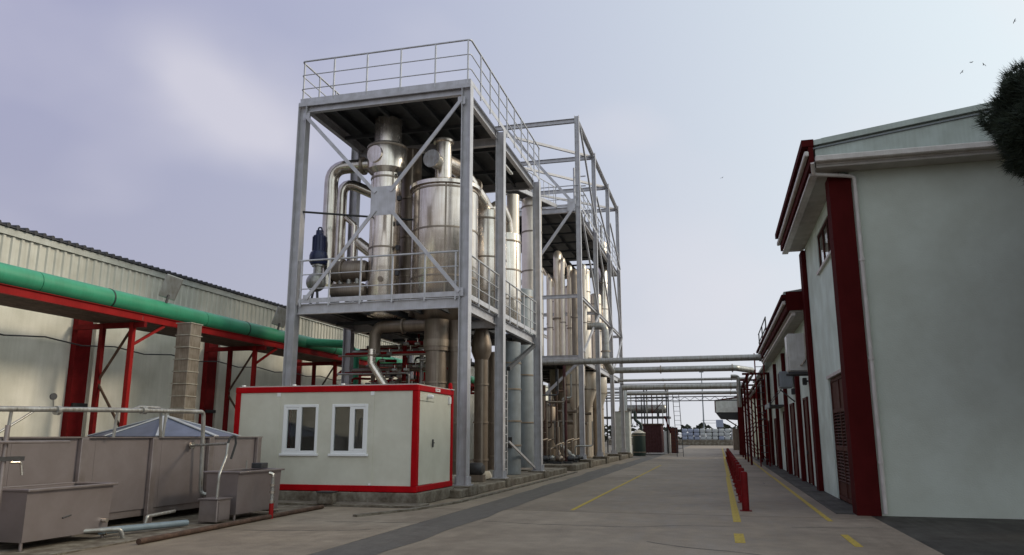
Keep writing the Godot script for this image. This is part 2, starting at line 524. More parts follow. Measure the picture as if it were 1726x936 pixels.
func build_ground() -> void:
	var mb := MB.new()
	mb.quad(Vector3(-400, -0.03, 200), Vector3(400, -0.03, 200), Vector3(400, -0.03, -700), Vector3(-400, -0.03, -700))
	setting("ground", mb, M.ground)
	mb = MB.new()
	mb.box(Vector3(-7, -0.028, -70), Vector3(20.2, 0.002, 175))
	var road := setting("road", mb, M.asphalt)
	var zs := [9.0, -17.6, -34.0, -48.5, -60.0, -72.0, -84.0, -100.0, -140.0]
	for i in zs.size() - 1:
		var z0: float = zs[i]; var z1: float = zs[i + 1] + 0.05
		for s in [[-4.8, 3.0], [-16.9, -5.72]]:
			if s[0] < -10 and i > 3: continue
			var o := pbox(road, "slab", Vector3(s[0], -0.027, z0), Vector3(s[1], 0.0, z1), M["concrete_road%d" % ((i + (1 if s[0] < -10 else 0)) % 3)])
			o.name = "slab" if road.get_child_count() == 1 else "slab_%03d" % (road.get_child_count() - 1)
	# darker asphalt repair strip that drifts towards the tower
	mb = MB.new()
	var L: Array[Vector3] = []
	var R: Array[Vector3] = []
	for k in 46:
		var z := 9.0 - k * 1.25
		var w := sin(k * 1.7) * 0.05 + sin(k * 0.63) * 0.06
		L.append(Vector3(-5.55 - 0.012 * maxf(-z - 10, 0) + w, 0.004, z)); R.append(Vector3(-4.75 - 0.035 * maxf(-z - 18, 0) + sin(k * 2.3) * 0.05, 0.004, z))
	for k in 45: mb.quad(L[k], R[k], R[k + 1], L[k + 1])
	part(road, "asphalt_patch", mb, M.asphalt)
	mb = MB.new()
	mb.box(Vector3(-5.26, -0.014, -30), Vector3(0.9, 0.028, 80))
	part(road, "patch_bed", mb, M.asphalt)
	# paint
	for a in [[-3.30, 0.09, -17.9, -46.0], [0.26, 0.15, -16.3, -33.9], [0.30, 0.15, -34.1, -60.0], [0.34, 0.15, -60.1, -112.0], [0.24, 0.16, -13.2, -14.4], [2.04, 0.10, -16.9, -33.9], [2.02, 0.10, -34.1, -64.0], [1.97, 0.12, -13.2, -14.7]]:
		mb = MB.new()
		mb.box(Vector3(a[0], 0.003, (a[2] + a[3]) / 2), Vector3(a[1], 0.004, a[2] - a[3]))
		var o := part(road, "marking", mb, M.yellow_paint)
		o.name = "marking" if not road.has_node("marking") else "marking_%03d" % road.get_child_count()
	# cracks and tar-sealed seams in the slabs
	rng.seed = 31
	for q in [[-4.6, -15.2, 5.5, 0.10], [-1.2, -13.0, 3.2, -0.5], [-9.0, -12.6, 3.0, 0.35], [-2.6, -21.5, 6.0, 0.9], [-0.9, -27.0, 4.2, -0.2], [-7.6, -14.4, 2.6, -0.3], [1.2, -15.6, 1.7, 0.2], [-3.9, -30.0, 7.0, 1.3]]:
		mb = MB.new()
		var p := Vector3(q[0], 0.003, q[1]); var an: float = q[3]
		for k in int(q[2] / 0.3):
			an += rng.randf_range(-0.35, 0.35)
			var e := p + Vector3(cos(an), 0, -sin(an)) * 0.3
			var w := Vector3(sin(an), 0, cos(an)) * rng.randf_range(0.008, 0.02)
			mb.quad(p + w, e + w, e - w, p - w)
			p = e
		part(road, "crack", mb, M.tar).name = "crack" if not road.has_node("crack") else "crack_%03d" % road.get_child_count()
	# paved margin by the right-hand buildings, wall-foot shade painted into its colour
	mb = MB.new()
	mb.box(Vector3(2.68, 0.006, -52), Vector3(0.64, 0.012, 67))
	setting("pavement", mb, M.paving_in_shade)
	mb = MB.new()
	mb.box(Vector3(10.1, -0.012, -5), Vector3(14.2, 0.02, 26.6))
	setting("pavement_shaded", mb, M.paving_in_shade)  # same concrete as the road, shade painted in as a darker tone
	# raised concrete under the towers
	mb = MB.new()
	mb.box(Vector3(-9.95, 0.11, -28.1), Vector3(6.3, 0.22, 15.4), Basis(), 0.02)
	var pl := solo("concrete_plinth", "raised concrete base under the front steel tower", "plinth", mb, M.plinth)
	for z in [-21.5, -25.4, -31.2]:
		for x in [-7.1, -12.8]:
			pbox(pl, "footing", Vector3(x - 0.36, 0.0, z - 0.36), Vector3(x + 0.36, 0.27, z + 0.36), M.plinth_old, 0.02)
	mb = MB.new()
	mb.box(Vector3(-10.0, 0.14, -50.5), Vector3(6.6, 0.28, 26.0), Basis(), 0.02)
	pl = solo("concrete_plinth", "raised concrete base under the rear steel tower", "plinth", mb, M.plinth)
	for z in [-41.9, -48.2, -54.8, -60.6]:
		pbox(pl, "footing", Vector3(-7.5, 0.0, z - 0.45), Vector3(-6.6, 0.42, z + 0.45), M.plinth_old, 0.02)
	mb = MB.new()
	var kp := [Vector3(-7.4, 0.02, -15.3), Vector3(-6.75, 0.02, -17.0), Vector3(-6.42, 0.02, -19.0), Vector3(-6.36, 0.02, -26.0), Vector3(-6.42, 0.02, -36.0)]
	for k in 4: mb.bar(kp[k], kp[k + 1], 0.13, 0.05)
	solo("kerb", "thin pale concrete kerb curving past the tower base", "kerb", mb, M.plinth)

func build_warehouse() -> void:
	var t := thing("warehouse", "long white warehouse with ribbed cladding behind the green pipe", "building", Vector3(-17, 0, -24))
	pbox(t, "wall", Vector3(-17.4, 0, -120), Vector3(-17.0, 5.25, 2), M.wall_white)
	pbox(t, "rear_wall", Vector3(-30, 0, -120), Vector3(-17.42, 6.0, -119.6), M.wall_white)
	# sheets of trapezoid cladding
	var sw := 1.08
	var sheet := shared("sheet", func(mb):
		var x := -sw / 2
		var pr: Array[Vector2] = []
		for k in 4:
			for q in [[0.0, 0.0], [0.09, 0.0], [0.12, 0.04], [0.19, 0.04], [0.22, 0.0]]: pr.append(Vector2(x + k * 0.27 + q[0], q[1]))
		pr.append(Vector2(sw / 2 - 0.004, 0.0))
		for i in pr.size() - 1:
			var a := pr[i]; var b := pr[i + 1]
			mb.quad(Vector3(a.x, -0.72, a.y), Vector3(b.x, -0.72, b.y), Vector3(b.x, 0.72, b.y), Vector3(a.x, 0.72, a.y))
			mb.quad(Vector3(b.x, -0.72, b.y - 0.003), Vector3(a.x, -0.72, a.y - 0.003), Vector3(a.x, 0.72, a.y - 0.003), Vector3(b.x, 0.72, b.y - 0.003)))
	var edge := shared("tile_edge", func(mb):
		for k in 4:
			var x := -sw / 2 + 0.135 + k * 0.27
			mb.tube([Vector3(x, 0.0, 0.10), Vector3(x, 0.09, -0.9)], 0.062, 0.0, 8)
		mb.box(Vector3(0, 0.02, -0.40), Vector3(sw, 0.03, 0.98), Basis(Vector3.RIGHT, 0.09)))
	var bs := Basis(Vector3(0, 0, -1), Vector3.UP, Vector3(1, 0, 0))
	for i in 58:
		var z := -3.0 - i * sw
		placed(t, "cladding_sheet", sheet, Transform3D(bs, Vector3(-16.97, 5.84, z)), M.cladding)
		placed(t, "roof_edge", edge, Transform3D(bs, Vector3(-16.93, 6.80, z)), M.roof_tile)
	pbox(t, "backing", Vector3(-17.35, 5.27, -120), Vector3(-17.0, 6.7, 2), M.wall_white)
	pbox(t, "coping", Vector3(-16.985, 6.57, -120), Vector3(-16.89, 6.745, 2), M.coping)
	pbox(t, "roof", Vector3(-31, 6.5, -120), Vector3(-17.4, 6.62, 2), M.roof_tile)
	for i in 8:
		var z := -11.8 - i * 5.7
		pbox(t, "pilaster", Vector3(-16.998, 0, z - 0.26), Vector3(-16.82, 5.26, z + 0.26), M.red_dark)
		pbox(t, "downpipe", Vector3(-16.998, 0, z - 0.62), Vector3(-16.90, 5.2, z - 0.48), M.wall_white)
		pbox(t, "junction_box", Vector3(-16.815, 2.42, z - 0.3), Vector3(-16.75, 2.52, z + 0.2), M.black)

func build_pipe_rack() -> void:
	var t := thing("pipe_rack", "red steel lattice rack carrying the green pipe along the warehouse", "rack", Vector3(-15.4, 0, -24))
	var xf := -15.0; var xr := -15.95
	for i in 8:
		var z := -11.45 - i * 5.74
		pbar(t, "post", Vector3(xf, 0, z), Vector3(xf, 4.62, z), 0.12, 0.12, M.red)
		pbar(t, "post", Vector3(xr, 0, z), Vector3(xr, 4.62, z), 0.12, 0.12, M.red_dark)
		var ys := [0.3, 1.75, 3.05, 4.5]
		for k in 3:
			var a := Vector3(xf if k % 2 else xr, ys[k], z); var b := Vector3(xr if k % 2 else xf, ys[k + 1], z)
			pbar(t, "brace", a, b, 0.05, 0.05, M.rust)
		pbar(t, "cross_beam", Vector3(-16.9, 4.55, z), Vector3(-14.6, 4.55, z), 0.1, 0.14, M.red_dark)
		pbar(t, "knee_brace", Vector3(xf, 4.0, z), Vector3(-14.72, 4.62, z - 0.85), 0.07, 0.07, M.red)
		if i < 7:
			phbar(t, "long_beam", Vector3(-14.7, 4.74, z - 0.01), Vector3(-14.7, 4.74, z - 5.73), 0.1, 0.2, M.red)
			phbar(t, "long_beam", Vector3(-15.95, 4.74, z - 0.01), Vector3(-15.95, 4.74, z - 5.73), 0.1, 0.2, M.red_dark)
			for k in 4: pbox(t, "tray_plate", Vector3(-16.1, 4.64, z - 0.02 - k * 1.43), Vector3(-14.78, 4.66, z - 1.42 - k * 1.43), M.rust)
	for e in [0.6]:
		phbar(t, "long_beam", Vector3(-14.7, 4.74, 3), Vector3(-14.7, 4.74, -11.44), 0.1, 0.2, M.red)
		phbar(t, "long_beam", Vector3(-15.95, 4.74, 3), Vector3(-15.95, 4.74, -11.44), 0.1, 0.2, M.red_dark)
		for k in 10: pbox(t, "tray_plate", Vector3(-16.1, 4.64, -11.45 + 1.43 * k), Vector3(-14.78, 4.66, -10.04 + 1.43 * k), M.rust)
	var gp := thing("green_pipe", "thick green pipe running on top of the red rack", "pipe", Vector3(-15.0, 5.1, -24))
	for i in 9:
		var z := 4.0 - i * 6.0
		prod(gp, "pipe_length", Vector3(-15.0, 5.1, z), Vector3(-15.0, 5.1, z - 5.98), 0.26, M.green_pipe, 28)
		pring(gp, "clamp", Vector3(-15.0, 5.1, z - 2.2), Vector3(0, 0, 1), 0.268, 0.05, M.green_pump)
	ptube(gp, "branch", [Vector3(-15.0, 5.1, -25.8), Vector3(-13.6, 5.1, -27.0), Vector3(-13.4, 4.6, -27.2), Vector3(-13.4, 1.0, -27.2)], 0.16, M.green_pipe, 0.4)
	for a in [[-15.75, 4.78, 0.10], [-15.45, 4.76, 0.07]]:
		var mb := MB.new()
		mb.tube([Vector3(a[0], a[1], 3), Vector3(a[0], a[1], -50)], a[2], 0.0, 10)
		solo("rack_pipe", "dark slim pipe lying in the red rack, %s one behind the green pipe" % ("thicker" if a[2] > 0.08 else "thinner"), "pipe", mb, M.old_steel, Vector3(a[0], a[1], -20), "slim pipes in the rack")
	# flood lights
	var fl := [["square flood lamp above the green pipe near the tan duct", -18.2], ["square flood lamp on the green pipe beside the tower leg", -24.0]]
	for a in fl:
		var z: float = a[1]
		var f := thing("flood_lamp", a[0], "lamp", Vector3(-14.85, 5.3, z), "flood lamps on the rack")
		pbar(f, "bracket", Vector3(-14.85, 5.30, z), Vector3(-14.83, 5.55, z - 0.06), 0.05, 0.05, M.dark_steel)
		var b := Basis(Vector3(0, 1, 0), deg_to_rad(-48)) * Basis(Vector3(0, 0, 1), deg_to_rad(-12)) * Basis(Vector3(1, 0, 0), deg_to_rad(-16))
		var mb := MB.new()
		mb.box(Vector3(-14.83, 5.78, z - 0.12), Vector3(0.14, 0.66, 0.46), b, 0.02)
		part(f, "housing", mb, M.pipe_grey)
		mb = MB.new()
		mb.box(Vector3(-14.83, 5.85, z - 0.12) + b * Vector3(0.075, 0, 0), Vector3(0.012, 0.40, 0.34), b, 0.004)
		part(f, "lens", mb, M.lens)
	# tan square duct in front of the rack
	var d := thing("square_duct", "tan square duct of stacked segments rising to the green pipe", "duct", Vector3(-14.25, 0, -18.5))
	for k in 14:
		var y0 := 0.05 + k * 0.335
		pbox(d, "segment", Vector3(-14.48 + (k % 2) * 0.006, y0, -18.75), Vector3(-14.02, y0 + 0.315, -18.27 - (k % 3) * 0.005), M.brick_duct, 0.012)
		pbox(d, "joint_band", Vector3(-14.50, y0 + 0.313, -18.77), Vector3(-14.0, y0 + 0.337, -18.25), M.pale_insulation)
	var mb := MB.new()
	var cp: Array = []
	for k in 25: cp.append(Vector3(-16.6, 4.1 - 0.10 * sin(PI * fmod(k * 0.5, 1.0)) + 0.004 * k, -4.0 - k * 1.2))
	mb.tube(cp, 0.02, 0.0, 6)
	solo("cable", "thin sagging cable strung along the white warehouse wall", "cable", mb, M.dark_steel, Vector3(-16.6, 4.1, -18))

func build_tall_building() -> void:
	var t := thing("tall_building", "tall pale rendered building with red corner pilaster and overhanging eaves", "building", Vector3(8, 0, -22))
	var z0 := -18.3; var z1 := -26.0; var x0 := 3.0
	pbox(t, "front_wall", Vector3(x0 + 0.2, 0, z0 - 0.3), Vector3(14, 7.7, z0), M.wall_tall)
	# side wall round its openings: window z -20.5..-23.2, y 6.25..7.3; door z -20.25..-22.9, y 0..3.17
	pbox(t, "side_wall", Vector3(x0, 0, -20.2), Vector3(x0 + 0.22, 7.7, z0 - 0.31), M.wall_side)
	pbox(t, "side_wall", Vector3(x0, 3.19, -22.95), Vector3(x0 + 0.22, 6.2, -20.205), M.wall_side)
	pbox(t, "side_wall", Vector3(x0, 7.25, -22.95), Vector3(x0 + 0.22, 7.7, -20.205), M.wall_side)
	pbox(t, "side_wall", Vector3(x0, 0, z1), Vector3(x0 + 0.22, 7.7, -22.955), M.wall_side)
	pbox(t, "back_wall", Vector3(x0 + 0.23, 0, z1), Vector3(14, 7.7, z1 + 0.3), M.wall_tall)
	pbox(t, "side_wall", Vector3(13.7, 0, z1 + 0.31), Vector3(14, 7.7, z0 - 0.31), M.wall_tall)
	# pilasters
	pbox(t, "pilaster", Vector3(2.74, 0, z0 - 0.5), Vector3(3.22, 7.52, z0 + 0.06), M.red_wall)
	pbox(t, "pilaster_edge", Vector3(2.86, 0, z0 - 0.62), Vector3(2.995, 7.5, z0 - 0.505), M.wall_side)
	pbox(t, "pilaster", Vector3(2.86, 0, z1 - 0.4), Vector3(2.995, 7.5, z1 + 0.25), M.red_wall)
	# window
	var w := thing_part(t, "window", Vector3(3.0, 6.2, -21.6))
	pbox(w, "frame", Vector3(3.02, 6.2, -22.95), Vector3(3.1, 6.26, -20.2), M.brown_door)
	pbox(w, "frame", Vector3(3.02, 7.19, -22.95), Vector3(3.1, 7.25, -20.2), M.brown_door)
	for z in [-22.92, -22.02, -21.12, -20.24]: pbox(w, "mullion", Vector3(3.025, 6.262, z - 0.03), Vector3(3.095, 7.188, z + 0.03), M.brown_door)
	for k in 3: pbox(w, "pane", Vector3(3.05, 6.262, -22.888 + k * 0.9), Vector3(3.058, 7.188, -22.05 + k * 0.9), M.glass)
	pbox(w, "sill", Vector3(2.93, 6.13, -23.05), Vector3(3.12, 6.198, -20.1), M.gutter)
	pbox(w, "dark_backing", Vector3(3.5, 5.9, -23.1), Vector3(3.52, 7.5, -20.0), M.black)  # added black sheet standing in for the unlit room behind the panes
	# louvred door
	var d := thing_part(t, "louvre_door", Vector3(3.05, 0, -21.6))
	for z in [-22.9, -21.57, -20.25]: pbox(d, "stile", Vector3(3.04, 0.02, z - 0.045), Vector3(3.12, 3.12, z + 0.045), M.brown_door)
	for y in [0.06, 2.30, 3.13, 1.32]: pbox(d, "rail", Vector3(3.045, y - 0.05, -22.85), Vector3(3.115, y + 0.05, -20.30), M.brown_door)
	for k in 2:
		var za := -22.85 + k * 1.33
		for j in 2: pbox(d, "transom_panel", Vector3(3.07, 2.36, za + 0.01 + j * 0.61), Vector3(3.09, 3.07, za + 0.60 + j * 0.61), M.brown_door)
		pbox(d, "kick_panel", Vector3(3.07, 0.12, za), Vector3(3.09, 0.46, za + 1.23), M.brown_door)
		for j in 22:
			var y := 0.50 + j * 0.081
			if absf(y - 1.32) < 0.07: continue
			var m := shared("slat", func(mb): mb.box(Vector3.ZERO, Vector3(0.065, 0.012, 1.22), Basis(Vector3(0, 0, 1), deg_to_rad(35))))
			placed(d, "slat", m, Transform3D(Basis(), Vector3(3.07, y, za + 0.615)), M.brown_door)
	pbox(d, "backing", Vector3(3.16, 0, -22.95), Vector3(3.18, 3.19, -20.2), M.black)
	pbox(d, "lintel", Vector3(2.96, 3.18, -23.0), Vector3(3.02, 3.26, -20.15), M.gutter)
	# roof
	var r := MB.new()
	r.prism(PackedVector2Array([Vector2(2.28, 8.12), Vector2(14.5, 9.80), Vector2(14.5, 9.92), Vector2(2.28, 8.24)]), 8.9, Transform3D(Basis(), Vector3(0, 0, -22.25)))
	var roof := part(t, "roof", r, M.roof_metal)
	r = MB.new()
	r.prism(PackedVector2Array([Vector2(2.46, 7.86), Vector2(14.4, 7.86), Vector2(14.4, 9.77), Vector2(2.46, 8.13)]), 0.05, Transform3D(Basis(), Vector3(0, 0, -17.92)))
	part(t, "verge_panel", r, M.roof_metal)
	for k in 5: pbar(roof, "standing_seam", Vector3(2.6, 8.312 - 0.03, -17.86 - 0.0) + Vector3(0, 0, -1.8 * k), Vector3(14.4, 9.935 - 0.03, -17.86 - 1.8 * k), 0.03, 0.05, M.roof_metal)
	pbar(t, "verge_trim", Vector3(2.40, 8.08, -17.87), Vector3(14.4, 9.70, -17.87), 0.03, 0.03, M.grey_paint)
	pbox(t, "front_gutter", Vector3(2.42, 7.70, -17.80), Vector3(14.3, 7.84, -17.66), M.gutter, 0.02)
	pbox(t, "front_fascia", Vector3(2.44, 7.66, -17.90), Vector3(14.3, 7.85, -17.81), M.gutter)
	pbox(t, "front_soffit", Vector3(2.45, 7.60, -18.29), Vector3(14.3, 7.655, -17.82), M.soffit)
	pbox(t, "eave_soffit", Vector3(2.40, 7.60, -26.3), Vector3(2.995, 7.655, -18.30), M.soffit)
	pbox(t, "eave_fascia", Vector3(2.30, 7.66, -26.4), Vector3(2.40, 8.10, -17.75), M.red_wall)
	pbox(t, "eave_gutter", Vector3(2.20, 7.86, -26.45), Vector3(2.297, 7.98, -17.72), M.gutter, 0.02)
	pbox(t, "eave_cap", Vector3(2.16, 8.10, -26.45), Vector3(2.42, 8.26, -17.74), M.red_wall)
	pbox(t, "eave_moulding", Vector3(2.34, 7.54, -26.35), Vector3(2.52, 7.598, -18.2), M.gutter)
	# downpipe with its swan neck
	ptube(t, "downpipe", [Vector3(2.36, 7.70, -17.74), Vector3(2.40, 7.50, -17.98), Vector3(3.1, 7.46, -18.14), Vector3(3.29, 7.44, -18.2), Vector3(3.29, 7.2, -18.2), Vector3(3.29, 0.05, -18.2)], 0.045, M.gutter, 0.1)
	for y in [1.1, 3.3, 5.5]: pring(t, "pipe_clip", Vector3(3.29, y, -18.2), Vector3.UP, 0.06, 0.06, M.gutter, 12)

func thing_part(parent: Node3D, called: String, at: Vector3) -> Node3D:
	var o := Node3D.new()
	o.name = called
	parent.add_child(o, true)
	o.position = at - org[parent]
	org[o] = at
	return o

func build_low_building() -> void:
	var t := thing("low_building", "lower white building with red pilasters beyond the tall one", "building", Vector3(6, 0, -40))
	var x0 := 3.05
	pbox(t, "side_wall", Vector3(x0, 0, -62), Vector3(x0 + 0.25, 5.6, -26.42), M.wall_side)
	pbox(t, "back_wall", Vector3(x0 + 0.26, 0, -62), Vector3(12, 5.6, -61.7), M.wall_side)
	for z in [-31.3, -36.9, -42.5, -48.1, -53.7, -59.3]: pbox(t, "pilaster", Vector3(2.9, 0, z - 0.22), Vector3(x0 - 0.003, 5.3, z + 0.22), M.red_wall)
	# eaves
	pbox(t, "eave_fascia", Vector3(2.35, 5.66, -44.5), Vector3(2.45, 6.10, -26.42), M.red_wall)
	pbox(t, "eave_cap", Vector3(2.22, 6.10, -44.5), Vector3(2.5, 6.2, -26.41), M.red_wall)
	pbox(t, "eave_gutter", Vector3(2.24, 5.88, -44.5), Vector3(2.347, 6.0, -26.45), M.gutter, 0.02)
	pbox(t, "eave_soffit", Vector3(2.455, 5.60, -44.5), Vector3(x0 + 0.2, 5.655, -26.45), M.soffit)
	pbox(t, "eave_moulding", Vector3(2.5, 5.50, -44.4), Vector3(2.62, 5.598, -26.45), M.gutter)
	pbox(t, "end_fascia", Vector3(2.36, 5.665, -26.415), Vector3(2.98, 6.28, -26.36), M.red_wall)
	var r := MB.new()
	r.prism(PackedVector2Array([Vector2(2.3, 6.2), Vector2(12, 7.5), Vector2(12, 7.6), Vector2(2.3, 6.3)]), 18.0, Transform3D(Basis(), Vector3(0, 0, -35.45)))
	part(t, "roof", r, M.roof_metal)
	r = MB.new()
	r.prism(PackedVector2Array([Vector2(2.7, 5.6), Vector2(12, 5.6), Vector2(12, 6.7), Vector2(2.7, 5.72)]), 17.4, Transform3D(Basis(), Vector3(0, 0, -53.3)))
	part(t, "roof", r, M.roof_metal)
	# doors
	for a in [[-29.3, 1.1, 2.9, "brown_door"], [-34.6, 1.5, 2.9, "brown_door"], [-38.6, 1.3, 2.7, "brown_door"], [-45.0, 1.2, 2.5, "brown_door"], [-50.5, 1.2, 2.5, "brown_door"]]:
		var d := thing_part(t, "door", Vector3(x0, 0, a[0]))
		pbox(d, "leaf", Vector3(x0 - 0.02, 0.03, a[0] - a[1] / 2), Vector3(x0 - 0.002, a[2], a[0] + a[1] / 2), M[a[3]])
		for s in [-1, 1]: pbox(d, "jamb", Vector3(x0 - 0.06, 0.0, a[0] + s * (a[1] / 2 + 0.05) - 0.045), Vector3(x0 - 0.002, a[2] + 0.08, a[0] + s * (a[1] / 2 + 0.05) + 0.045), M.red_wall)
		pbox(d, "head", Vector3(x0 - 0.055, a[2] + 0.003, a[0] - a[1] / 2 - 0.003), Vector3(x0 - 0.002, a[2] + 0.075, a[0] + a[1] / 2 + 0.003), M.brown_door)
		pbox(d, "handle", Vector3(x0 - 0.07, 1.0, a[0] - 0.38), Vector3(x0 - 0.022, 1.14, a[0] - 0.34), M.dark_steel)
	# air conditioner on brackets
	var ac := thing("air_conditioner", "white outdoor air conditioner hung on the low building's wall", "air conditioner", Vector3(2.7, 3.7, -27.1))
	pbox(ac, "casing", Vector3(2.34, 3.72, -27.6), Vector3(2.92, 4.95, -26.75), M.white_metal, 0.03)
	pbox(ac, "side_panel", Vector3(2.32, 3.76, -27.55), Vector3(2.338, 4.9, -26.8), M.pipe_grey)
	pbox(ac, "bracket", Vector3(2.3, 3.62, -27.7), Vector3(3.04, 3.70, -27.6), M.dark_steel)
	pbox(ac, "bracket", Vector3(2.3, 3.62, -26.8), Vector3(3.04, 3.70, -26.7), M.dark_steel)
	ptube(ac, "hose", [Vector3(2.8, 4.0, -26.74), Vector3(2.8, 4.0, -26.6), Vector3(2.95, 4.3, -26.58), Vector3(2.96, 5.1, -26.62)], 0.035, M.black, 0.1)
	ptube(ac, "hose", [Vector3(2.7, 3.9, -26.74), Vector3(2.72, 3.9, -26.6), Vector3(2.85, 4.1, -26.58), Vector3(2.88, 5.2, -26.6)], 0.03, M.pale_insulation, 0.1)
	ac = thing("air_conditioner", "dark grey outdoor unit on the wall behind the white air conditioner", "air conditioner", Vector3(2.7, 3.5, -33.2))
	pbox(ac, "casing", Vector3(2.48, 3.55, -33.8), Vector3(2.98, 4.2, -33.0), M.grey_paint, 0.03)
	pbox(ac, "grille", Vector3(2.465, 3.62, -33.7), Vector3(2.478, 4.12, -33.1), M.black)
	pbar(ac, "bracket", Vector3(2.5, 3.5, -33.4), Vector3(3.04, 3.0, -33.4), 0.05, 0.05, M.dark_steel)
	var aw := thing("door_canopy", "dark flat canopy over a door of the low building", "canopy", Vector3(2.7, 3.0, -40))
	pbox(aw, "panel", Vector3(2.36, 3.0, -41.6), Vector3(3.04, 3.07, -38.2), M.dark_steel)
	pbox(aw, "fascia", Vector3(2.33, 2.94, -41.62), Vector3(2.357, 3.16, -38.18), M.grey_paint)
	pbar(aw, "stay", Vector3(2.4, 3.08, -38.6), Vector3(3.04, 3.9, -38.6), 0.03, 0.03, M.dark_steel)
	pbar(aw, "stay", Vector3(2.4, 3.08, -41.2), Vector3(3.04, 3.9, -41.2), 0.03, 0.03, M.dark_steel)
	for a in [["wall_lamp", "small black wall lamp beside the second red pilaster", -32.6, 3.25], ["wall_lamp", "small dark wall lamp just past the first red pilaster", -28.2, 3.35]]:
		var l := thing(a[0], a[1], "lamp", Vector3(3.0, a[3], a[2]), "wall lamps of the low building")
		pbox(l, "housing", Vector3(2.86, a[3], a[2] - 0.09), Vector3(3.0, a[3] + 0.24, a[2] + 0.09), M.black, 0.02)
		pbox(l, "bracket", Vector3(3.0, a[3] + 0.1, a[2] - 0.03), Vector3(3.048, a[3] + 0.16, a[2] + 0.03), M.dark_steel)
	# rail frame that stands on the eave
	var rf := thing("roof_guard", "dark rail frame standing on the far end of the low eave", "railing", Vector3(2.4, 6.2, -40))
	for z in [-37.0, -40.0, -43.0]: prod(rf, "post", Vector3(2.34, 6.2, z), Vector3(2.34, 7.0, z), 0.03, M.dark_steel)
	for y in [6.55, 7.0]: prod(rf, "rail", Vector3(2.34, y, -36.9), Vector3(2.34, y, -43.4), 0.03, M.dark_steel)

# ---------------------------------------------------------------- towers
func railing(t: Node3D, pts: Array, y: float, tops: Array, gap: float, loop_round := true) -> void:
	var top: Array = []
	for p in pts: top.append(Vector3(p.x, y + tops[0], p.z))
	var mb := MB.new()
	mb.tube(top, 0.03, 0.12, 10)
	var hr := part(t, "handrail", mb, M.galvanised_rail)
	for k in range(1, tops.size()):
		var mid: Array = []
		for p in pts: mid.append(Vector3(p.x, y + tops[k], p.z))
		mb = MB.new()
		mb.tube(mid, 0.018, 0.1, 8)
		part(hr, "mid_rail", mb, M.galvanised_rail)
	for i in pts.size() - 1:
		var a: Vector3 = pts[i]; var b: Vector3 = pts[i + 1]
		var cnt := maxi(1, roundi(a.distance_to(b) / gap))
		for k in cnt + 1:
			if k == 0 and i > 0: continue
			var p := a.lerp(b, clampf(float(k) / cnt, 0.015, 0.985))
			placed(hr, "post", shared("post%.2f" % tops[0], func(q): q.box(Vector3(0, tops[0] / 2.0 + 0.05, 0), Vector3(0.045, tops[0] + 0.1, 0.045))), Transform3D(Basis(), Vector3(p.x, y - 0.1, p.z)), M.galvanised_rail)
		mb = MB.new()
		mb.bar(Vector3(a.x, y + 0.08, a.z), Vector3(b.x, y + 0.08, b.z), 0.012, 0.15)
		part(hr, "toe_plate", mb, M.galvanised)

func deck(t: Node3D, x0: float, x1: float, z0: float, z1: float, y: float, joists: int, holes: Array = []) -> void:
	# edge beams, joists and plates; y is the walking level
	var h := 0.32
	phbar(t, "edge_beam", Vector3(x0, y - h / 2 - 0.02, z0), Vector3(x1, y - h / 2 - 0.02, z0), 0.16, h, M.galvanised)
	phbar(t, "edge_beam", Vector3(x0, y - h / 2 - 0.02, z1), Vector3(x1, y - h / 2 - 0.02, z1), 0.16, h, M.galvanised)
	for x in [x0, x1]: phbar(t, "edge_beam", Vector3(x, y - h / 2 - 0.02, z0 - 0.09), Vector3(x, y - h / 2 - 0.02, z1 + 0.09), 0.16, h, M.galvanised)
	for k in joists:
		var x := lerpf(x0, x1, (k + 1.0) / (joists + 1))
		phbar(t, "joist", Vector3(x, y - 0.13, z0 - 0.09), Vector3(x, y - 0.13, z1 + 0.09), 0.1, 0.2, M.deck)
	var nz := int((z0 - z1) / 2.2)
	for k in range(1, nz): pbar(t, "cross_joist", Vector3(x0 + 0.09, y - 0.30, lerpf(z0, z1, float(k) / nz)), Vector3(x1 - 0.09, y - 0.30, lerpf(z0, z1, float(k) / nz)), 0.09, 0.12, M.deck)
	var np := int((z0 - z1) / 0.95)
	var zw := (z0 - z1) / np
	for k in np:
		var za := z0 - k * zw - 0.006
		var zb := z0 - (k + 1) * zw + 0.006
		var cuts: Array = []
		for q in holes:
			if za > q[1] - q[2] and zb < q[1] + q[2]: cuts.append([q[0] - q[2], q[0] + q[2]])
		cuts.sort()
		var xs := x0 - 0.08
		for c in cuts + [[x1 + 0.08, 99.0]]:
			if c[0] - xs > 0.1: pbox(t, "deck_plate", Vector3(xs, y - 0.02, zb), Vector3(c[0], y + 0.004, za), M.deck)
			xs = c[1]

func steel_column(t: Node3D, x: float, z: float, y0: float, y1: float, w := 0.3) -> void:
	phbar(t, "column", Vector3(x, y0, z), Vector3(x, y1, z), w, w, M.galvanised, column_basis())
	pbox(t, "base_plate", Vector3(x - w * 0.8, y0 - 0.03, z - w * 0.8), Vector3(x + w * 0.8, y0, z + w * 0.8), M.galvanised)
	for s in [-1, 1]: pbox(t, "stiffener", Vector3(x - w * 0.75, y0 + 0.002, z + s * 0.06 - 0.01), Vector3(x + w * 0.75, y0 + 0.22, z + s * 0.06 + 0.01), M.galvanised)

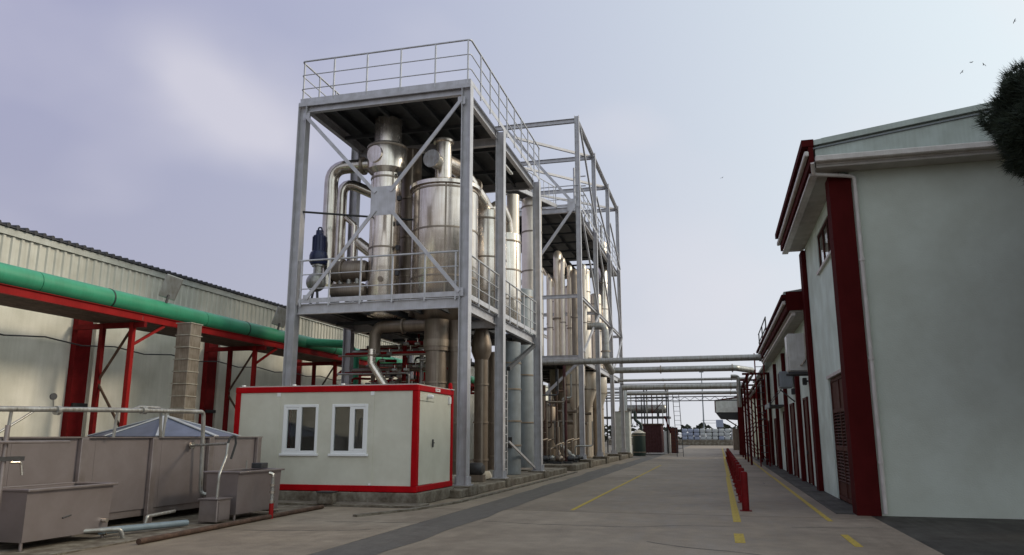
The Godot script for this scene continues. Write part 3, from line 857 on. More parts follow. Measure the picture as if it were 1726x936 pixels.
func build_front_tower() -> void:
	var t := thing("steel_tower", "grey open steel tower with two railed decks beside the cabin", "tower", Vector3(-9.95, 0.25, -26))
	var zs := [-21.5, -25.4, -31.2]
	for z in zs:
		steel_column(t, -7.1, z, 0.30, 12.46)
		steel_column(t, -12.8, z, 0.30, 12.46)
	deck(t, -12.62, -7.28, -21.5, -31.2, 5.72, 5, [[-10.52, -23.2, 0.75], [-8.64, -23.9, 1.25], [-8.38, -27.5, 0.8], [-7.98, -29.5, 0.6]])
	deck(t, -12.62, -7.28, -21.5, -31.2, 12.5, 6, [])
	for z in [-25.4]:
		phbar(t, "cross_beam", Vector3(-12.62, 5.45, z), Vector3(-7.28, 5.45, z), 0.16, 0.3, M.galvanised)
		phbar(t, "cross_beam", Vector3(-12.62, 12.1, z), Vector3(-7.28, 12.1, z), 0.16, 0.3, M.galvanised)
	railing(t, [Vector3(-12.92, 0, -30.9), Vector3(-12.92, 0, -21.42), Vector3(-6.98, 0, -21.42), Vector3(-6.98, 0, -31.3)], 12.5, [1.5, 1.0, 0.5], 1.13)
	pbox(t, "deck_nosing", Vector3(-12.95, 12.36, -21.42), Vector3(-6.96, 12.50, -21.36), M.galvanised)
	railing(t, [Vector3(-12.6, 0, -21.42), Vector3(-7.3, 0, -21.42)], 5.72, [1.38, 0.92, 0.46], 1.1)
	railing(t, [Vector3(-7.1, 0, -21.7), Vector3(-7.1, 0, -25.2)], 5.72, [1.38, 0.92, 0.46], 1.1)
	railing(t, [Vector3(-7.1, 0, -25.6), Vector3(-7.1, 0, -31.0)], 5.72, [1.38, 0.92, 0.46], 1.1)
	# X brace with its gusset plate on the front
	var zf := -21.36
	var c := Vector3(-9.80, 8.87, zf)
	for e in [Vector3(-12.66, 12.0, zf), Vector3(-7.26, 11.95, zf), Vector3(-12.3, 5.85, zf), Vector3(-7.24, 5.85, zf)]:
		var d: Vector3 = (e - c).normalized()
		pbar(t, "brace", c + d * 0.38, e, 0.05, 0.11, M.galvanised)
		pbox(t, "end_plate", e - Vector3(0.12, 0.13, 0.045), e + Vector3(0.12, 0.13, -0.028), M.galvanised)
	pbox(t, "gusset_plate", c - Vector3(0.42, 0.47, 0.03), c + Vector3(0.42, 0.47, 0.03) - Vector3(0, 0, 0.045), M.galvanised)
	# braces on the far sides
	pbar(t, "brace", Vector3(-12.8, 6.0, -25.4), Vector3(-12.8, 11.8, -31.0), 0.1, 0.1, M.galvanised)
	pbar(t, "brace", Vector3(-7.20, 5.30, -30.94), Vector3(-7.20, 4.01, -26.88), 0.12, 0.14, M.dark_steel)
	pbar(t, "stair_stringer", Vector3(-7.20, 1.44, -26.97), Vector3(-7.20, 0.36, -31.13), 0.05, 0.08, M.galvanised)
	prod(t, "tie_rod", Vector3(-12.65, 8.75, -21.5), Vector3(-9.4, 8.85, -23.8), 0.035, M.black)
	pbox(t, "strip_lamp", Vector3(-7.6, 11.95, -28.6), Vector3(-7.48, 12.02, -27.3), M.pvc)

func build_rear_tower() -> void:
	var t := thing("steel_tower", "tall slender steel tower frame standing behind the front tower", "tower", Vector3(-9.95, 0.3, -51))
	var zs := [-41.9, -48.2, -54.8, -60.6]
	for z in zs:
		steel_column(t, -7.1, z, 0.45, 20.0, 0.26)
		steel_column(t, -12.8, z, 0.31, 20.0, 0.26)
		phbar(t, "roof_beam", Vector3(-12.66, 19.72, z), Vector3(-7.24, 19.72, z), 0.18, 0.26, M.galvanised)
		phbar(t, "cross_beam", Vector3(-12.66, 9.3, z), Vector3(-7.24, 9.3, z), 0.14, 0.2, M.galvanised)
	for i in 3:
		var a: float = zs[i] - 0.14; var b: float = zs[i + 1] + 0.14
		for x in [-7.1, -12.8]:
			phbar(t, "roof_beam", Vector3(x, 19.72, a), Vector3(x, 19.72, b), 0.18, 0.26, M.galvanised)
			phbar(t, "side_beam", Vector3(x, 9.3, a), Vector3(x, 9.3, b), 0.14, 0.2, M.galvanised)
		pbar(t, "roof_brace", Vector3(-7.25, 19.72, b), Vector3(-12.65, 19.72, a), 0.12, 0.16, M.galvanised)
	deck(t, -12.62, -7.26, -41.9, -60.6, 14.5, 4, [[-9.3, -57.5, 0.9]])
	deck(t, -12.62, -7.26, -41.9, -60.6, 6.0, 4, [])
	railing(t, [Vector3(-11.2, 0, -41.85), Vector3(-7.0, 0, -41.85), Vector3(-7.0, 0, -60.6)], 14.5, [1.25, 0.85, 0.45], 1.5)
	# braces of the front face
	pbar(t, "brace", Vector3(-7.3, 14.45, -41.72), Vector3(-12.6, 7.2, -41.72), 0.10, 0.15, M.galvanised)
	pbar(t, "brace", Vector3(-7.4, 14.7, -41.72), Vector3(-11.4, 19.6, -41.72), 0.10, 0.15, M.galvanised)
	pbar(t, "brace", Vector3(-7.3, 5.5, -41.72), Vector3(-10.9, 2.2, -41.72), 0.12, 0.14, M.galvanised)
	pbox(t, "gusset_plate", Vector3(-7.7, 14.2, -41.76), Vector3(-7.25, 14.9, -41.70), M.galvanised)
	# chevrons on the road side
	for i in 3:
		var a: float = zs[i] - 0.15; var b: float = zs[i + 1] + 0.15
		pbar(t, "brace", Vector3(-6.96, 14.2, a), Vector3(-6.96, 9.2, b), 0.10, 0.12, M.galvanised)
		pbar(t, "brace", Vector3(-6.96, 6.2, a), Vector3(-6.96, 9.1, b), 0.10, 0.12, M.galvanised)
		pbar(t, "brace", Vector3(-6.96, 14.7, b), Vector3(-6.96, 19.5, a) if i == 0 else Vector3(-6.96, 17.0, a), 0.10, 0.12, M.galvanised)
	# roof access frame between the two towers
	var g := thing("access_bridge", "sloping grey stair frame between the two steel towers", "stair", Vector3(-8.5, 12.5, -36))
	for x in [-8.3, -9.2]:
		pbar(g, "stringer", Vector3(x, 12.5, -31.5), Vector3(x, 14.5, -41.6), 0.08, 0.2, M.galvanised)
		prod(g, "handrail", Vector3(x, 13.6, -31.5), Vector3(x, 15.6, -41.6), 0.025, M.galvanised_rail)
		for k in 8: prod(g, "post", Vector3(x, 12.55 + k * 0.26, -31.7 - k * 1.3), Vector3(x, 13.62 + k * 0.26, -31.7 - k * 1.3), 0.018, M.galvanised_rail)
	for k in 22: pbox(g, "tread", Vector3(-9.15, 12.55 + k * 0.09, -31.9 - k * 0.45), Vector3(-8.35, 12.58 + k * 0.09, -31.6 - k * 0.45), M.deck)
	# scaffold of red and grey stairs and ladders seen on the ground bay
	var l := thing("ladder", "grey access ladder in the last bay of the front tower", "ladder", Vector3(-7.5, 0.25, -27.2))
	for z in [-26.9, -27.45]: prod(l, "stile", Vector3(-7.4, 0.3, z), Vector3(-7.4, 4.0, z), 0.025, M.galvanised_rail)
	for k in 12: prod(l, "rung", Vector3(-7.4, 0.5 + k * 0.3, -26.9), Vector3(-7.4, 0.5 + k * 0.3, -27.45), 0.014, M.galvanised_rail)

# ---------------------------------------------------------------- vessels and pipes
func vessel(label: String, cat: String, x: float, z: float, r: float, y0: float, y1: float, m: Material, rings: Array = [], seams := 0, dome := 0.25, group := "", called := "vessel") -> Node3D:
	var t := thing(called, label, cat, Vector3(x, y0, z), group)
	var mb := MB.new()
	var pr: Array = [Vector2(0.0, 0), Vector2(r * 0.98, 0), Vector2(r, 0.03)]
	pr.append(Vector2(r, y1 - y0))
	var dh := r * dome
	for k in range(1, 7):
		var a := k / 6.0 * PI * 0.5
		pr.append(Vector2(r * cos(a), y1 - y0 + dh * sin(a)))
	mb.lathe(Vector3(x, y0, z), Vector3.UP, pr, 40)
	part(t, "shell", mb, m)
	for y in rings: pring(t, "band", Vector3(x, y, z), Vector3.UP, r + 0.028, 0.055, M.stainless_band, 40)
	for k in seams:
		var a := TAU * (k + 0.35) / seams
		mb = MB.new()
		mb.box(Vector3(x + cos(a) * r, (y0 + y1) / 2, z + sin(a) * r), Vector3(0.012, y1 - y0 - 0.05, 0.06), Basis(Vector3.UP, -a))
		part(t, "seam", mb, M.stainless_band)
	return t

func pipe(called: String, label: String, pts: Array, r: float, m: Material, rb := 0.0, flanges: Array = [], group := "", sides := 16) -> Node3D:
	var t := thing(called, label, "pipe", pts[0], group)
	var mb := MB.new()
	mb.tube(pts, r, rb, sides)
	part(t, "pipe_run", mb, m)
	for f in flanges: pring(t, "flange", f[0], f[1], r * 1.35, maxf(r * 0.35, 0.03), M.stainless_band, 20)
	return t

func build_vessels() -> void:
	# slender column at the front
	var t := vessel("slender stainless column with wider head behind the crossed braces", "vessel", -10.52, -23.2, 0.51, 5.5, 10.45, M.stainless, [6.1, 7.76, 8.9, 10.2], 3, 0.1)
	var mb := MB.new()
	mb.lathe(Vector3(-10.52, 10.35, -23.2), Vector3.UP, [Vector2(0.52, 0), Vector2(0.68, 0.16), Vector2(0.68, 1.0), Vector2(0.66, 1.04), Vector2(0.46, 1.06), Vector2(0.46, 2.0), Vector2(0, 2.0)], 40)
	part(t, "head", mb, M.stainless)
	pring(t, "band", Vector3(-10.52, 11.3, -23.2), Vector3.UP, 0.70, 0.05, M.stainless_band, 40)
	pring(t, "manhole", Vector3(-10.68, 10.92, -22.55), Vector3(-0.2, 0, 1), 0.29, 0.12, M.stainless, 28)
	pring(t, "nozzle", Vector3(-10.40, 6.65, -22.72), Vector3(0.2, 0, 1), 0.09, 0.16, M.old_steel, 16)
	for k in 6: pbox(t, "cleat", Vector3(-9.99, 5.95 + k * 0.85, -23.0), Vector3(-9.86, 6.1 + k * 0.85, -22.88), M.dark_steel)
	# dark twin column right behind it
	vessel("dark slim column just behind the slender stainless column", "vessel", -10.1, -24.35, 0.36, 5.6, 11.6, M.old_steel, [7.0, 8.4, 9.8], 2, 0.2)
	vessel("narrow stainless tank between the column and the big round vessel", "vessel", -10.5, -26.2, 0.40, 5.8, 10.5, M.stainless, [6.6, 8.0, 9.6], 2, 0.1)
	# large vessel
	t = vessel("big round stainless vessel with domed top on the middle deck", "vessel", -8.64, -23.9, 1.12, 5.9, 9.95, M.stainless, [6.72, 8.33, 9.72], 7, 0.16)
	mb = MB.new()
	mb.lathe(Vector3(-8.64, 9.80, -23.9), Vector3.UP, [Vector2(1.14, 0), Vector2(1.22, 0.02), Vector2(1.22, 0.14), Vector2(1.12, 0.20)], 44)
	part(t, "rim", mb, M.stainless)
	mb = MB.new()
	mb.lathe(Vector3(-8.74, 10.02, -23.9), Vector3.UP, [Vector2(0.36, 0), Vector2(0.36, 0.16), Vector2(0.29, 0.2), Vector2(0.29, 1.6), Vector2(0.36, 1.6), Vector2(0.36, 1.68), Vector2(0, 1.68)], 28)
	part(t, "neck", mb, M.stainless)
	mb = MB.new()
	mb.lathe(Vector3(-8.86, 10.86, -23.75), Vector3(-0.15, 0, 1), [Vector2(0.25, 0), Vector2(0.25, 0.45), Vector2(0.31, 0.45), Vector2(0.31, 0.52), Vector2(0, 0.52)], 28)
	part(t, "blind_flange", mb, M.pipe_grey)
	mb = MB.new()
	mb.lathe(Vector3(-8.64, 5.9, -23.9), Vector3.DOWN, [Vector2(1.12, 0), Vector2(0.9, 0.45), Vector2(0.4, 0.9), Vector2(0, 0.9)], 40)
	part(t, "bottom_cone", mb, M.old_steel)
	pipe("vapour_duct", "wide dark duct sloping down from the big vessel's neck", [Vector3(-8.74, 11.0, -24.1), Vector3(-8.5, 11.0, -24.9), Vector3(-8.2, 10.3, -26.6), Vector3(-8.2, 10.1, -27.4)], 0.3, M.stainless, 0.5, [[Vector3(-8.33, 10.6, -25.9), Vector3(0.3, -0.7, -1.7)]], "", 22)
	# more vessels down the right side
	t = vessel("stainless vessel with pale cap half hidden by the tower's front column", "vessel", -8.30, -27.5, 0.80, 5.9, 10.0, M.stainless, [6.9, 8.2, 9.7], 5, 0.25)
	prod(t, "riser", Vector3(-7.62, 6.4, -26.9), Vector3(-7.62, 10.6, -26.9), 0.05, M.stainless)
	t = vessel("shorter stainless vessel in the tower's far bay under a thick neck", "vessel", -8.05, -29.7, 0.60, 5.9, 9.7, M.stainless, [7.0, 8.2, 9.4], 4, 0.25)
	mb = MB.new()
	mb.lathe(Vector3(-7.82, 9.6, -29.9), Vector3.UP, [Vector2(0.26, 0), Vector2(0.26, 1.9), Vector2(0, 1.95)], 24)
	part(t, "neck", mb, M.clad_tan)
	pipe("vapour_duct", "short round duct elbow on the far bay vessel", [Vector3(-8.2, 10.1, -27.6), Vector3(-8.0, 10.6, -28.4), Vector3(-7.95, 10.2, -29.2), Vector3(-7.95, 9.6, -29.5)], 0.28, M.stainless, 0.35, [], "", 20)
	vessel("pale grey insulated tank at the far corner of the middle deck", "tank", -8.2, -32.6, 0.62, 0.35, 7.9, M.grey_paint, [2.2, 4.2, 6.2, 7.6], 0, 0.2, "", "tank")
	var nth := ["first", "second", "third", "fourth", "fifth"]
	for k in 5: vessel("slim pale pipe, %s from the left behind the tower's far bay" % nth[k], "pipe", -9.0 + k * 0.24, -35.5, 0.10, 2.6, 6.4, M.pipe_grey, [3.4, 5.0], 0, 1.0, "pale pipes behind the far bay", "upright_pipe")
	t = vessel("tall tan column rising between the two steel towers", "vessel", -8.55, -36.4, 0.50, 5.9, 13.3, M.clad_tan, [7.5, 9.6, 11.6, 12.9], 2, 0.2)
	for s in [-1, 1]: pbox(t, "skirt", Vector3(-8.55 + s * 0.4 - 0.06, 0.23, -36.5), Vector3(-8.55 + s * 0.4 + 0.06, 5.9, -36.3), M.dark_steel)
	# left side: arch pipe, blue pump, exchanger
	pipe("arch_pipe", "bright arched pipe looping beside the left tower column", [Vector3(-12.5, 6.6, -23.0), Vector3(-12.5, 10.75, -23.0), Vector3(-11.1, 10.75, -23.1)], 0.235, M.stainless_bright, 0.55, [[Vector3(-11.35, 10.75, -23.08), Vector3(1, 0, 0)]], "", 24)
	pipe("arch_pipe", "thinner bright pipe rising behind the arched pipe", [Vector3(-12.55, 6.6, -23.9), Vector3(-12.55, 10.6, -23.9), Vector3(-11.0, 9.9, -24.5)], 0.19, M.stainless_bright, 0.4, [], "", 20)
	pipe("arch_pipe", "short dark pipe hooked behind the two bright pipes", [Vector3(-12.0, 6.5, -23.9), Vector3(-12.0, 8.9, -23.9), Vector3(-12.35, 9.2, -23.9)], 0.10, M.stainless, 0.2)
	pipe("vapour_duct", "grey duct slanting from the slim column toward the pump", [Vector3(-10.6, 7.3, -23.9), Vector3(-11.9, 8.3, -24.0)], 0.2, M.stainless, 0.0, [[Vector3(-11.0, 7.6, -23.92), Vector3(-1.3, 1.0, -0.1)]], "", 20)
	var p := thing("pump", "dark blue vertical pump motor beside the left tower column", "pump", Vector3(-12.5, 6.3, -22.3))
	mb = MB.new()
	mb.lathe(Vector3(-12.45, 7.15, -22.3), Vector3.UP, [Vector2(0, 0), Vector2(0.24, 0), Vector2(0.3, 0.1), Vector2(0.3, 0.3), Vector2(0.26, 0.42), Vector2(0.21, 0.44), Vector2(0.2, 0.98), Vector2(0.13, 1.02), Vector2(0.12, 1.16), Vector2(0, 1.16)], 20)
	part(p, "motor", mb, M.blue_pump)
	for k in 12:
		var a := TAU * k / 12
		pbox(p, "fin", Vector3(-12.45 + cos(a) * 0.21 - 0.012, 7.62, -22.3 + sin(a) * 0.21 - 0.012), Vector3(-12.45 + cos(a) * 0.21 + 0.012, 8.1, -22.3 + sin(a) * 0.21 + 0.012), M.blue_pump)
	ptube(p, "lifting_eye", [Vector3(-12.52, 8.3, -22.3), Vector3(-12.5, 8.42, -22.3), Vector3(-12.4, 8.42, -22.3), Vector3(-12.36, 8.28, -22.3)], 0.025, M.blue_pump, 0.04)
	mb = MB.new()
	mb.lathe(Vector3(-12.45, 6.75, -22.3), Vector3.UP, [Vector2(0.15, 0), Vector2(0.15, 0.34), Vector2(0.2, 0.34), Vector2(0.2, 0.42), Vector2(0, 0.42)], 20)
	part(p, "coupling", mb, M.pipe_grey)
	mb = MB.new()
	var sp: Array = []
	for k in 13: sp.append(Vector2(0.32 * sin(PI * k / 12), -0.32 * cos(PI * k / 12)))
	mb.lathe(Vector3(-12.5, 6.57, -22.3), Vector3(1, 0, 0.2), sp, 24)
	part(p, "volute", mb, M.pipe_grey)
	for s in [[-12.62, -22.2], [-12.35, -22.2], [-12.5, -22.5]]: prod(p, "leg", Vector3(s[0], 5.73, s[1]), Vector3(s[0] * 0.4 - 12.48 * 0.6, 6.4, s[1] * 0.4 - 22.3 * 0.6), 0.04, M.dark_steel)
	var e := thing("heat_exchanger", "dark heat exchanger drums behind the deck railing", "heat exchanger", Vector3(-11.9, 5.75, -23.3))
	mb = MB.new()
	mb.lathe(Vector3(-12.15, 6.32, -22.7), Vector3(1, 0, -0.12), [Vector2(0, 0), Vector2(0.2, 0.02), Vector2(0.25, 0.1), Vector2(0.25, 1.1), Vector2(0.2, 1.18), Vector2(0, 1.2)], 24)
	part(e, "lower_drum", mb, M.old_steel)
	mb = MB.new()
	mb.lathe(Vector3(-12.3, 7.05, -23.0), Vector3(1, 0, -0.1), [Vector2(0, 0), Vector2(0.32, 0.05), Vector2(0.36, 0.15), Vector2(0.36, 1.15), Vector2(0.3, 1.25), Vector2(0, 1.28)], 28)
	part(e, "upper_drum", mb, M.old_steel)
	for k in 3: prod(e, "link_pipe", Vector3(-11.95 + k * 0.3, 6.5, -22.95), Vector3(-11.95 + k * 0.3, 6.9, -22.95), 0.08, M.pipe_grey, 12)
	pring(e, "flange", Vector3(-11.9, 7.05, -23.04), Vector3(1, 0, -0.1), 0.42, 0.06, M.stainless_band)
	for s in [[-12.0, -22.7], [-11.2, -22.8]]: pbox(e, "saddle", Vector3(s[0] - 0.06, 5.73, s[1] - 0.2), Vector3(s[0] + 0.06, 6.12, s[1] + 0.2), M.dark_steel)
	# below the middle deck
	t = vessel("thick brown steel column beneath the deck behind the cabin roof", "vessel", -8.60, -23.2, 0.34, 0.25, 4.4, M.old_steel, [0.9, 2.05, 3.3], 2, 0.05)
	prod(t, "collar", Vector3(-8.60, 4.3, -23.2), Vector3(-8.60, 5.3, -23.2), 0.40, M.old_steel, 32)
	pring(t, "collar_band", Vector3(-8.60, 4.55, -23.2), Vector3.UP, 0.42, 0.22, M.stainless_band, 32)
	t = vessel("second brown steel column close to the tower's front column", "vessel", -8.02, -23.6, 0.30, 0.25, 4.4, M.old_steel, [0.9, 2.05, 3.3], 2, 0.05)
	prod(t, "collar", Vector3(-8.02, 4.3, -23.6), Vector3(-8.02, 5.3, -23.6), 0.34, M.old_steel, 32)
	pring(t, "collar_band", Vector3(-8.02, 4.55, -23.6), Vector3.UP, 0.36, 0.22, M.stainless_band, 32)
	t = vessel("brown column with a flared top right of the tower's front column", "vessel", -7.92, -25.9, 0.24, 0.25, 4.3, M.old_steel, [0.85, 2.1, 3.4], 2, 0.05)
	mb = MB.new()
	mb.lathe(Vector3(-7.92, 4.2, -25.9), Vector3.UP, [Vector2(0.22, 0), Vector2(0.36, 0.35), Vector2(0.36, 0.6), Vector2(0.24, 1.1), Vector2(0.24, 1.2)], 28)
	part(t, "flare", mb, M.old_steel)
	vessel("thinner brown column with pale foot in the tower's middle bay", "vessel", -7.80, -27.1, 0.22, 0.25, 4.6, M.old_steel, [0.95, 2.1, 3.2], 1, 0.3)
	t = vessel("slate grey round tank on the ground in the tower's far bay", "tank", -7.75, -29.0, 0.46, 0.23, 5.2, M.grey_paint, [1.3, 2.2, 3.4, 4.4], 0, 0.1, "", "tank")
	pbox(t, "manway", Vector3(-7.72, 1.2, -28.56), Vector3(-7.5, 1.6, -28.5), M.dark_steel)
	pipe("vapour_duct", "wide brown duct hanging under the middle deck", [Vector3(-8.9, 5.15, -23.2), Vector3(-10.6, 5.15, -23.2), Vector3(-10.75, 4.95, -23.2), Vector3(-10.75, 4.3, -23.2)], 0.19, M.old_steel, 0.25, [[Vector3(-9.75, 5.15, -23.2), Vector3(1, 0, 0)]], "", 20)
	pipe("vent_pipe", "bent tan pipe slanting down behind the cabin roof", [Vector3(-10.75, 4.4, -23.0), Vector3(-10.75, 3.95, -23.0), Vector3(-9.75, 2.5, -23.0), Vector3(-9.75, 0.3, -23.0)], 0.13, M.stainless, 0.2, [[Vector3(-10.75, 4.2, -23.0), Vector3.UP]], "", 16)
	# small pipework under the deck
	var k := 0
	for y in [3.25, 3.31, 3.38, 3.5, 3.62, 3.69, 3.76, 3.9, 4.0, 4.15, 4.22, 4.3, 4.42, 4.55, 4.7, 4.85]:
		k += 1
		var z := -23.9 - (k * 7 % 6) * 0.55
		var x1 := -9.1 - (k % 4) * 0.35
		pipe("service_pipe", "slim level service pipe, %s from the bottom, behind the cabin roof" % ORD[k - 1], [Vector3(-12.4, y, z), Vector3(x1, y, z), Vector3(x1, y + (0.5 if k % 2 else -1.2), z)], 0.035 + 0.02 * (k % 3), [M.old_steel, M.red, M.pipe_grey, M.red_dark][k % 4], 0.12, [[Vector3(-11.0 + 0.2 * (k % 4), y, z), Vector3(1, 0, 0)]], "service pipes under the front tower", 10)
	for j in 16:
		var x := -12.2 + j * 0.24
		var z := -24.6 - (j * 5 % 4) * 1.1
		pipe("service_pipe", "upright service pipe, %s from the left, under the front tower" % ORD[j], [Vector3(x, 0.25, z), Vector3(x, 3.6 + (j * 3 % 5) * 0.3, z), Vector3(x + 0.5, 3.6 + (j * 3 % 5) * 0.3, z - 0.4)], 0.04 + 0.015 * (j % 3), [M.red_dark, M.old_steel, M.dark_steel, M.pipe_grey][j % 4], 0.12, [[Vector3(x, 3.45, z), Vector3.UP]], "upright service pipes under the front tower", 10)
	for j in 22:
		var a := Vector3(-11.2 + (j % 11) * 0.21, 3.25 + (j * 5 % 9) * 0.18, -23.8 - (j % 3) * 0.4)
		var vv := thing("valve", "%s hand valve, %s pair from the left behind the cabin roof" % ["lower" if (j * 5 % 9) < ((j + 11 if j < 11 else j - 11) * 5 % 9) else "upper", ORD[j % 11]], "valve", a, "valves under the front tower")
		prod(vv, "body", a, a + Vector3(0.16, 0, 0), 0.06, M.pipe_grey, 12)
		prod(vv, "stem", a + Vector3(0.08, 0, 0), a + Vector3(0.08, 0.16, 0), 0.015, M.stainless_bright, 8)
		pring(vv, "hand_wheel", a + Vector3(0.08, 0.17, 0), Vector3.UP, 0.07, 0.02, M.red if j % 3 == 0 else M.pipe_grey, 14)
	var q := thing("pump", "rounded dark motor on the plinth beside the front column", "pump", Vector3(-7.45, 0.25, -24.1))
	mb = MB.new()
	mb.lathe(Vector3(-7.75, 0.62, -24.1), Vector3(1, 0, 0.15), [Vector2(0, 0), Vector2(0.16, 0.02), Vector2(0.2, 0.08), Vector2(0.2, 0.42), Vector2(0.14, 0.5), Vector2(0, 0.52)], 20)
	part(q, "motor", mb, M.dark_steel)
	pbox(q, "base", Vector3(-7.75, 0.23, -24.25), Vector3(-7.25, 0.44, -23.95), M.old_steel)
	for a in [[-8.6, -23.2, 0.42], [-8.02, -23.6, 0.4], [-7.92, -25.9, 0.4], [-7.8, -27.1, 0.36]]:
		mb = MB.new()
		mb.lathe(Vector3(a[0], 0.222, a[1]), Vector3.UP, [Vector2(a[2], 0), Vector2(a[2], 0.1), Vector2(a[2] * 0.8, 0.25), Vector2(0, 0.26)], 24)
		solo("column_foot", "pale round concrete foot, %s from the cabin, under a brown column" % {-23.2: "first", -23.6: "second", -25.9: "third", -27.1: "fourth"}[a[1]], "footing", mb, M.pale_insulation, Vector3(a[0], 0.222, a[1]), "round feet of the brown columns")

func build_rear_vessels() -> void:
	var names := [["thin tan pipe farthest left in the rear tower's row", -9.95, 0.09, 11.7], ["thin tan pipe second in the rear tower's row", -9.70, 0.08, 11.4], ["tan pipe with collar third in the rear tower's row", -9.45, 0.14, 11.0], ["thickest tan pipe with rounded top in the rear tower's row", -9.08, 0.25, 12.7], ["tan pipe right of the thickest pipe in the rear tower", -8.66, 0.13, 12.2], ["tan pipe fifth from the tower's right column", -8.34, 0.15, 11.8], ["dark brown pipe between the tan pipes of the rear tower", -7.96, 0.19, 11.4], ["tan pipe just behind the rear tower's front column", -7.45, 0.14, 11.8]]
	for i in names.size():
		var a: Array = names[i]
		var z := -45.0 - (i % 2) * 0.5
		pipe("riser_pipe", a[0], [Vector3(a[1], 5.9, z), Vector3(a[1], a[3], z), Vector3(a[1] - 0.3, a[3] + 0.1, z - 2.4)], a[2], M.old_steel if i == 6 else M.clad_tan, a[2] * 2.2, [[Vector3(a[1], 8.6 - 0.3 * (i % 3), z), Vector3.UP]], "riser pipes of the rear tower", 18)
	var nth := ["first", "second", "third", "fourth", "fifth", "last"]
	for i in 6:
		vessel("tall tan column, %s deep, inside the rear tower's back bays" % (nth[i] if i < 5 else "last"), "vessel", -8.2 - (i % 3) * 1.3, -50.0 - i * 1.7, 0.42, 0.3, 12.4 - (i % 2) * 0.8, M.clad_tan, [3.5, 6.6, 9.0, 11.0], 1, 0.6, "tan columns of the rear tower")
	pipe("elbow_pipe", "grey pipe bent over beside the rear tower's outer columns", [Vector3(-7.8, 8.15, -46.0), Vector3(-6.3, 8.15, -46.0), Vector3(-6.3, 6.0, -46.0), Vector3(-6.3, 5.6, -48.5)], 0.22, M.pipe_grey, 0.4, [[Vector3(-6.3, 6.6, -46.0), Vector3.UP]], "", 18)
	# stack that rises through the upper deck
	var s := vessel("mottled steel stack rising through the rear tower's upper deck", "vessel", -8.0, -57.5, 0.42, 6.0, 16.2, M.stainless, [8.0, 9.5, 11.0, 13.0, 15.0], 2, 0.2)
	prod(s, "vent", Vector3(-8.0, 16.2, -57.5), Vector3(-8.0, 17.6, -57.5), 0.1, M.pipe_grey)
	var eq := thing("instrument_stand", "small pipe stand and gauges on the rear tower's upper deck", "instrument", Vector3(-7.6, 14.5, -43.5))
	prod(eq, "pole", Vector3(-7.6, 14.5, -43.5), Vector3(-7.6, 17.4, -43.5), 0.06, M.galvanised)
	for k in 3: pbox(eq, "arm", Vector3(-7.6 + 0.07, 15.6 + k * 0.6, -43.53), Vector3(-6.9, 15.66 + k * 0.6, -43.47), M.galvanised)
	for k in 9:
		var x := -7.5 - (k % 3) * 0.25
		pipe("deck_pipe", "bent thin pipe above the rear tower's upper deck, %s along its railing" % ORD[k], [Vector3(x, 14.5, -44.5 - k * 1.3), Vector3(x, 16.0 - (k % 3) * 0.25, -44.5 - k * 1.3), Vector3(x - 0.35, 16.0 - (k % 3) * 0.25, -44.9 - k * 1.3), Vector3(x - 0.35, 14.5, -44.9 - k * 1.3)], 0.05, M.pipe_grey, 0.18, [], "thin pipes on the upper deck", 8)
	# hoppers and legs beneath the lower deck
	for i in 6:
		var x := -7.9 - (i % 2) * 1.3
		var z := -44.2 - i * 2.3
		var h := thing("hopper", "conical hopper, %s along the row under the rear tower's lower deck" % nth[i], "hopper", Vector3(x, 5.6, z), "hoppers under the rear tower")
		var mb := MB.new()
		mb.lathe(Vector3(x, 5.6, z), Vector3.DOWN, [Vector2(0, 0), Vector2(0.62, 0), Vector2(0.62, 1.1), Vector2(0.2, 2.3), Vector2(0.12, 2.5), Vector2(0.12, 5.2), Vector2(0, 5.2)], 26)
		part(h, "cone", mb, M.clad_tan if i % 2 == 0 else M.old_steel)
		pring(h, "band", Vector3(x, 4.5, z), Vector3.UP, 0.65, 0.08, M.stainless_band)
	for i in 14:
		var x := -7.5 - (i * 3 % 8) * 0.45
		var z := -42.6 - i * 1.05
		pipe("drop_pipe", "thin upright pipe under the rear tower, %s going away from the camera" % ORD[i], [Vector3(x, 0.3, z), Vector3(x, 5.6, z)], 0.04 + 0.03 * (i % 3), [M.old_steel, M.dark_steel, M.pipe_grey][i % 3], 0.0, [[Vector3(x, 1.2 + (i % 4) * 0.4, z), Vector3.UP], [Vector3(x, 3.2, z), Vector3.UP]], "upright pipes under the rear tower", 10)
	for i in 12:
		var x := -9.6 + (i % 6) * 0.42
		var z := -39.0 - (i / 6) * 1.6 - (i % 2) * 0.5
		var p := thing("pump", "small floor pump, %s from the left in the %s row at the rear tower" % [ORD[i % 6], "front" if i < 6 else "back"], "pump", Vector3(x, 0.28, z), "floor pumps of the rear tower")
		var mb := MB.new()
		mb.lathe(Vector3(x, 0.52, z), Vector3(0.5, 0, 1 - (i % 3) * 0.6), [Vector2(0, 0), Vector2(0.13, 0.02), Vector2(0.15, 0.06), Vector2(0.15, 0.34), Vector2(0.07, 0.4), Vector2(0.07, 0.55), Vector2(0, 0.55)], 16)
		part(p, "motor", mb, [M.pipe_grey, M.old_steel, M.dark_steel][i % 3])
		pbox(p, "base", Vector3(x - 0.12, 0.283, z - 0.1), Vector3(x + 0.3, 0.38, z + 0.4), M.dark_steel)
		ptube(p, "outlet", [Vector3(x, 0.6, z + 0.1), Vector3(x, 1.0 + (i % 3) * 0.2, z + 0.1), Vector3(x + 0.3, 1.1 + (i % 3) * 0.2, z - 0.3)], 0.045, M.old_steel, 0.12, 10)
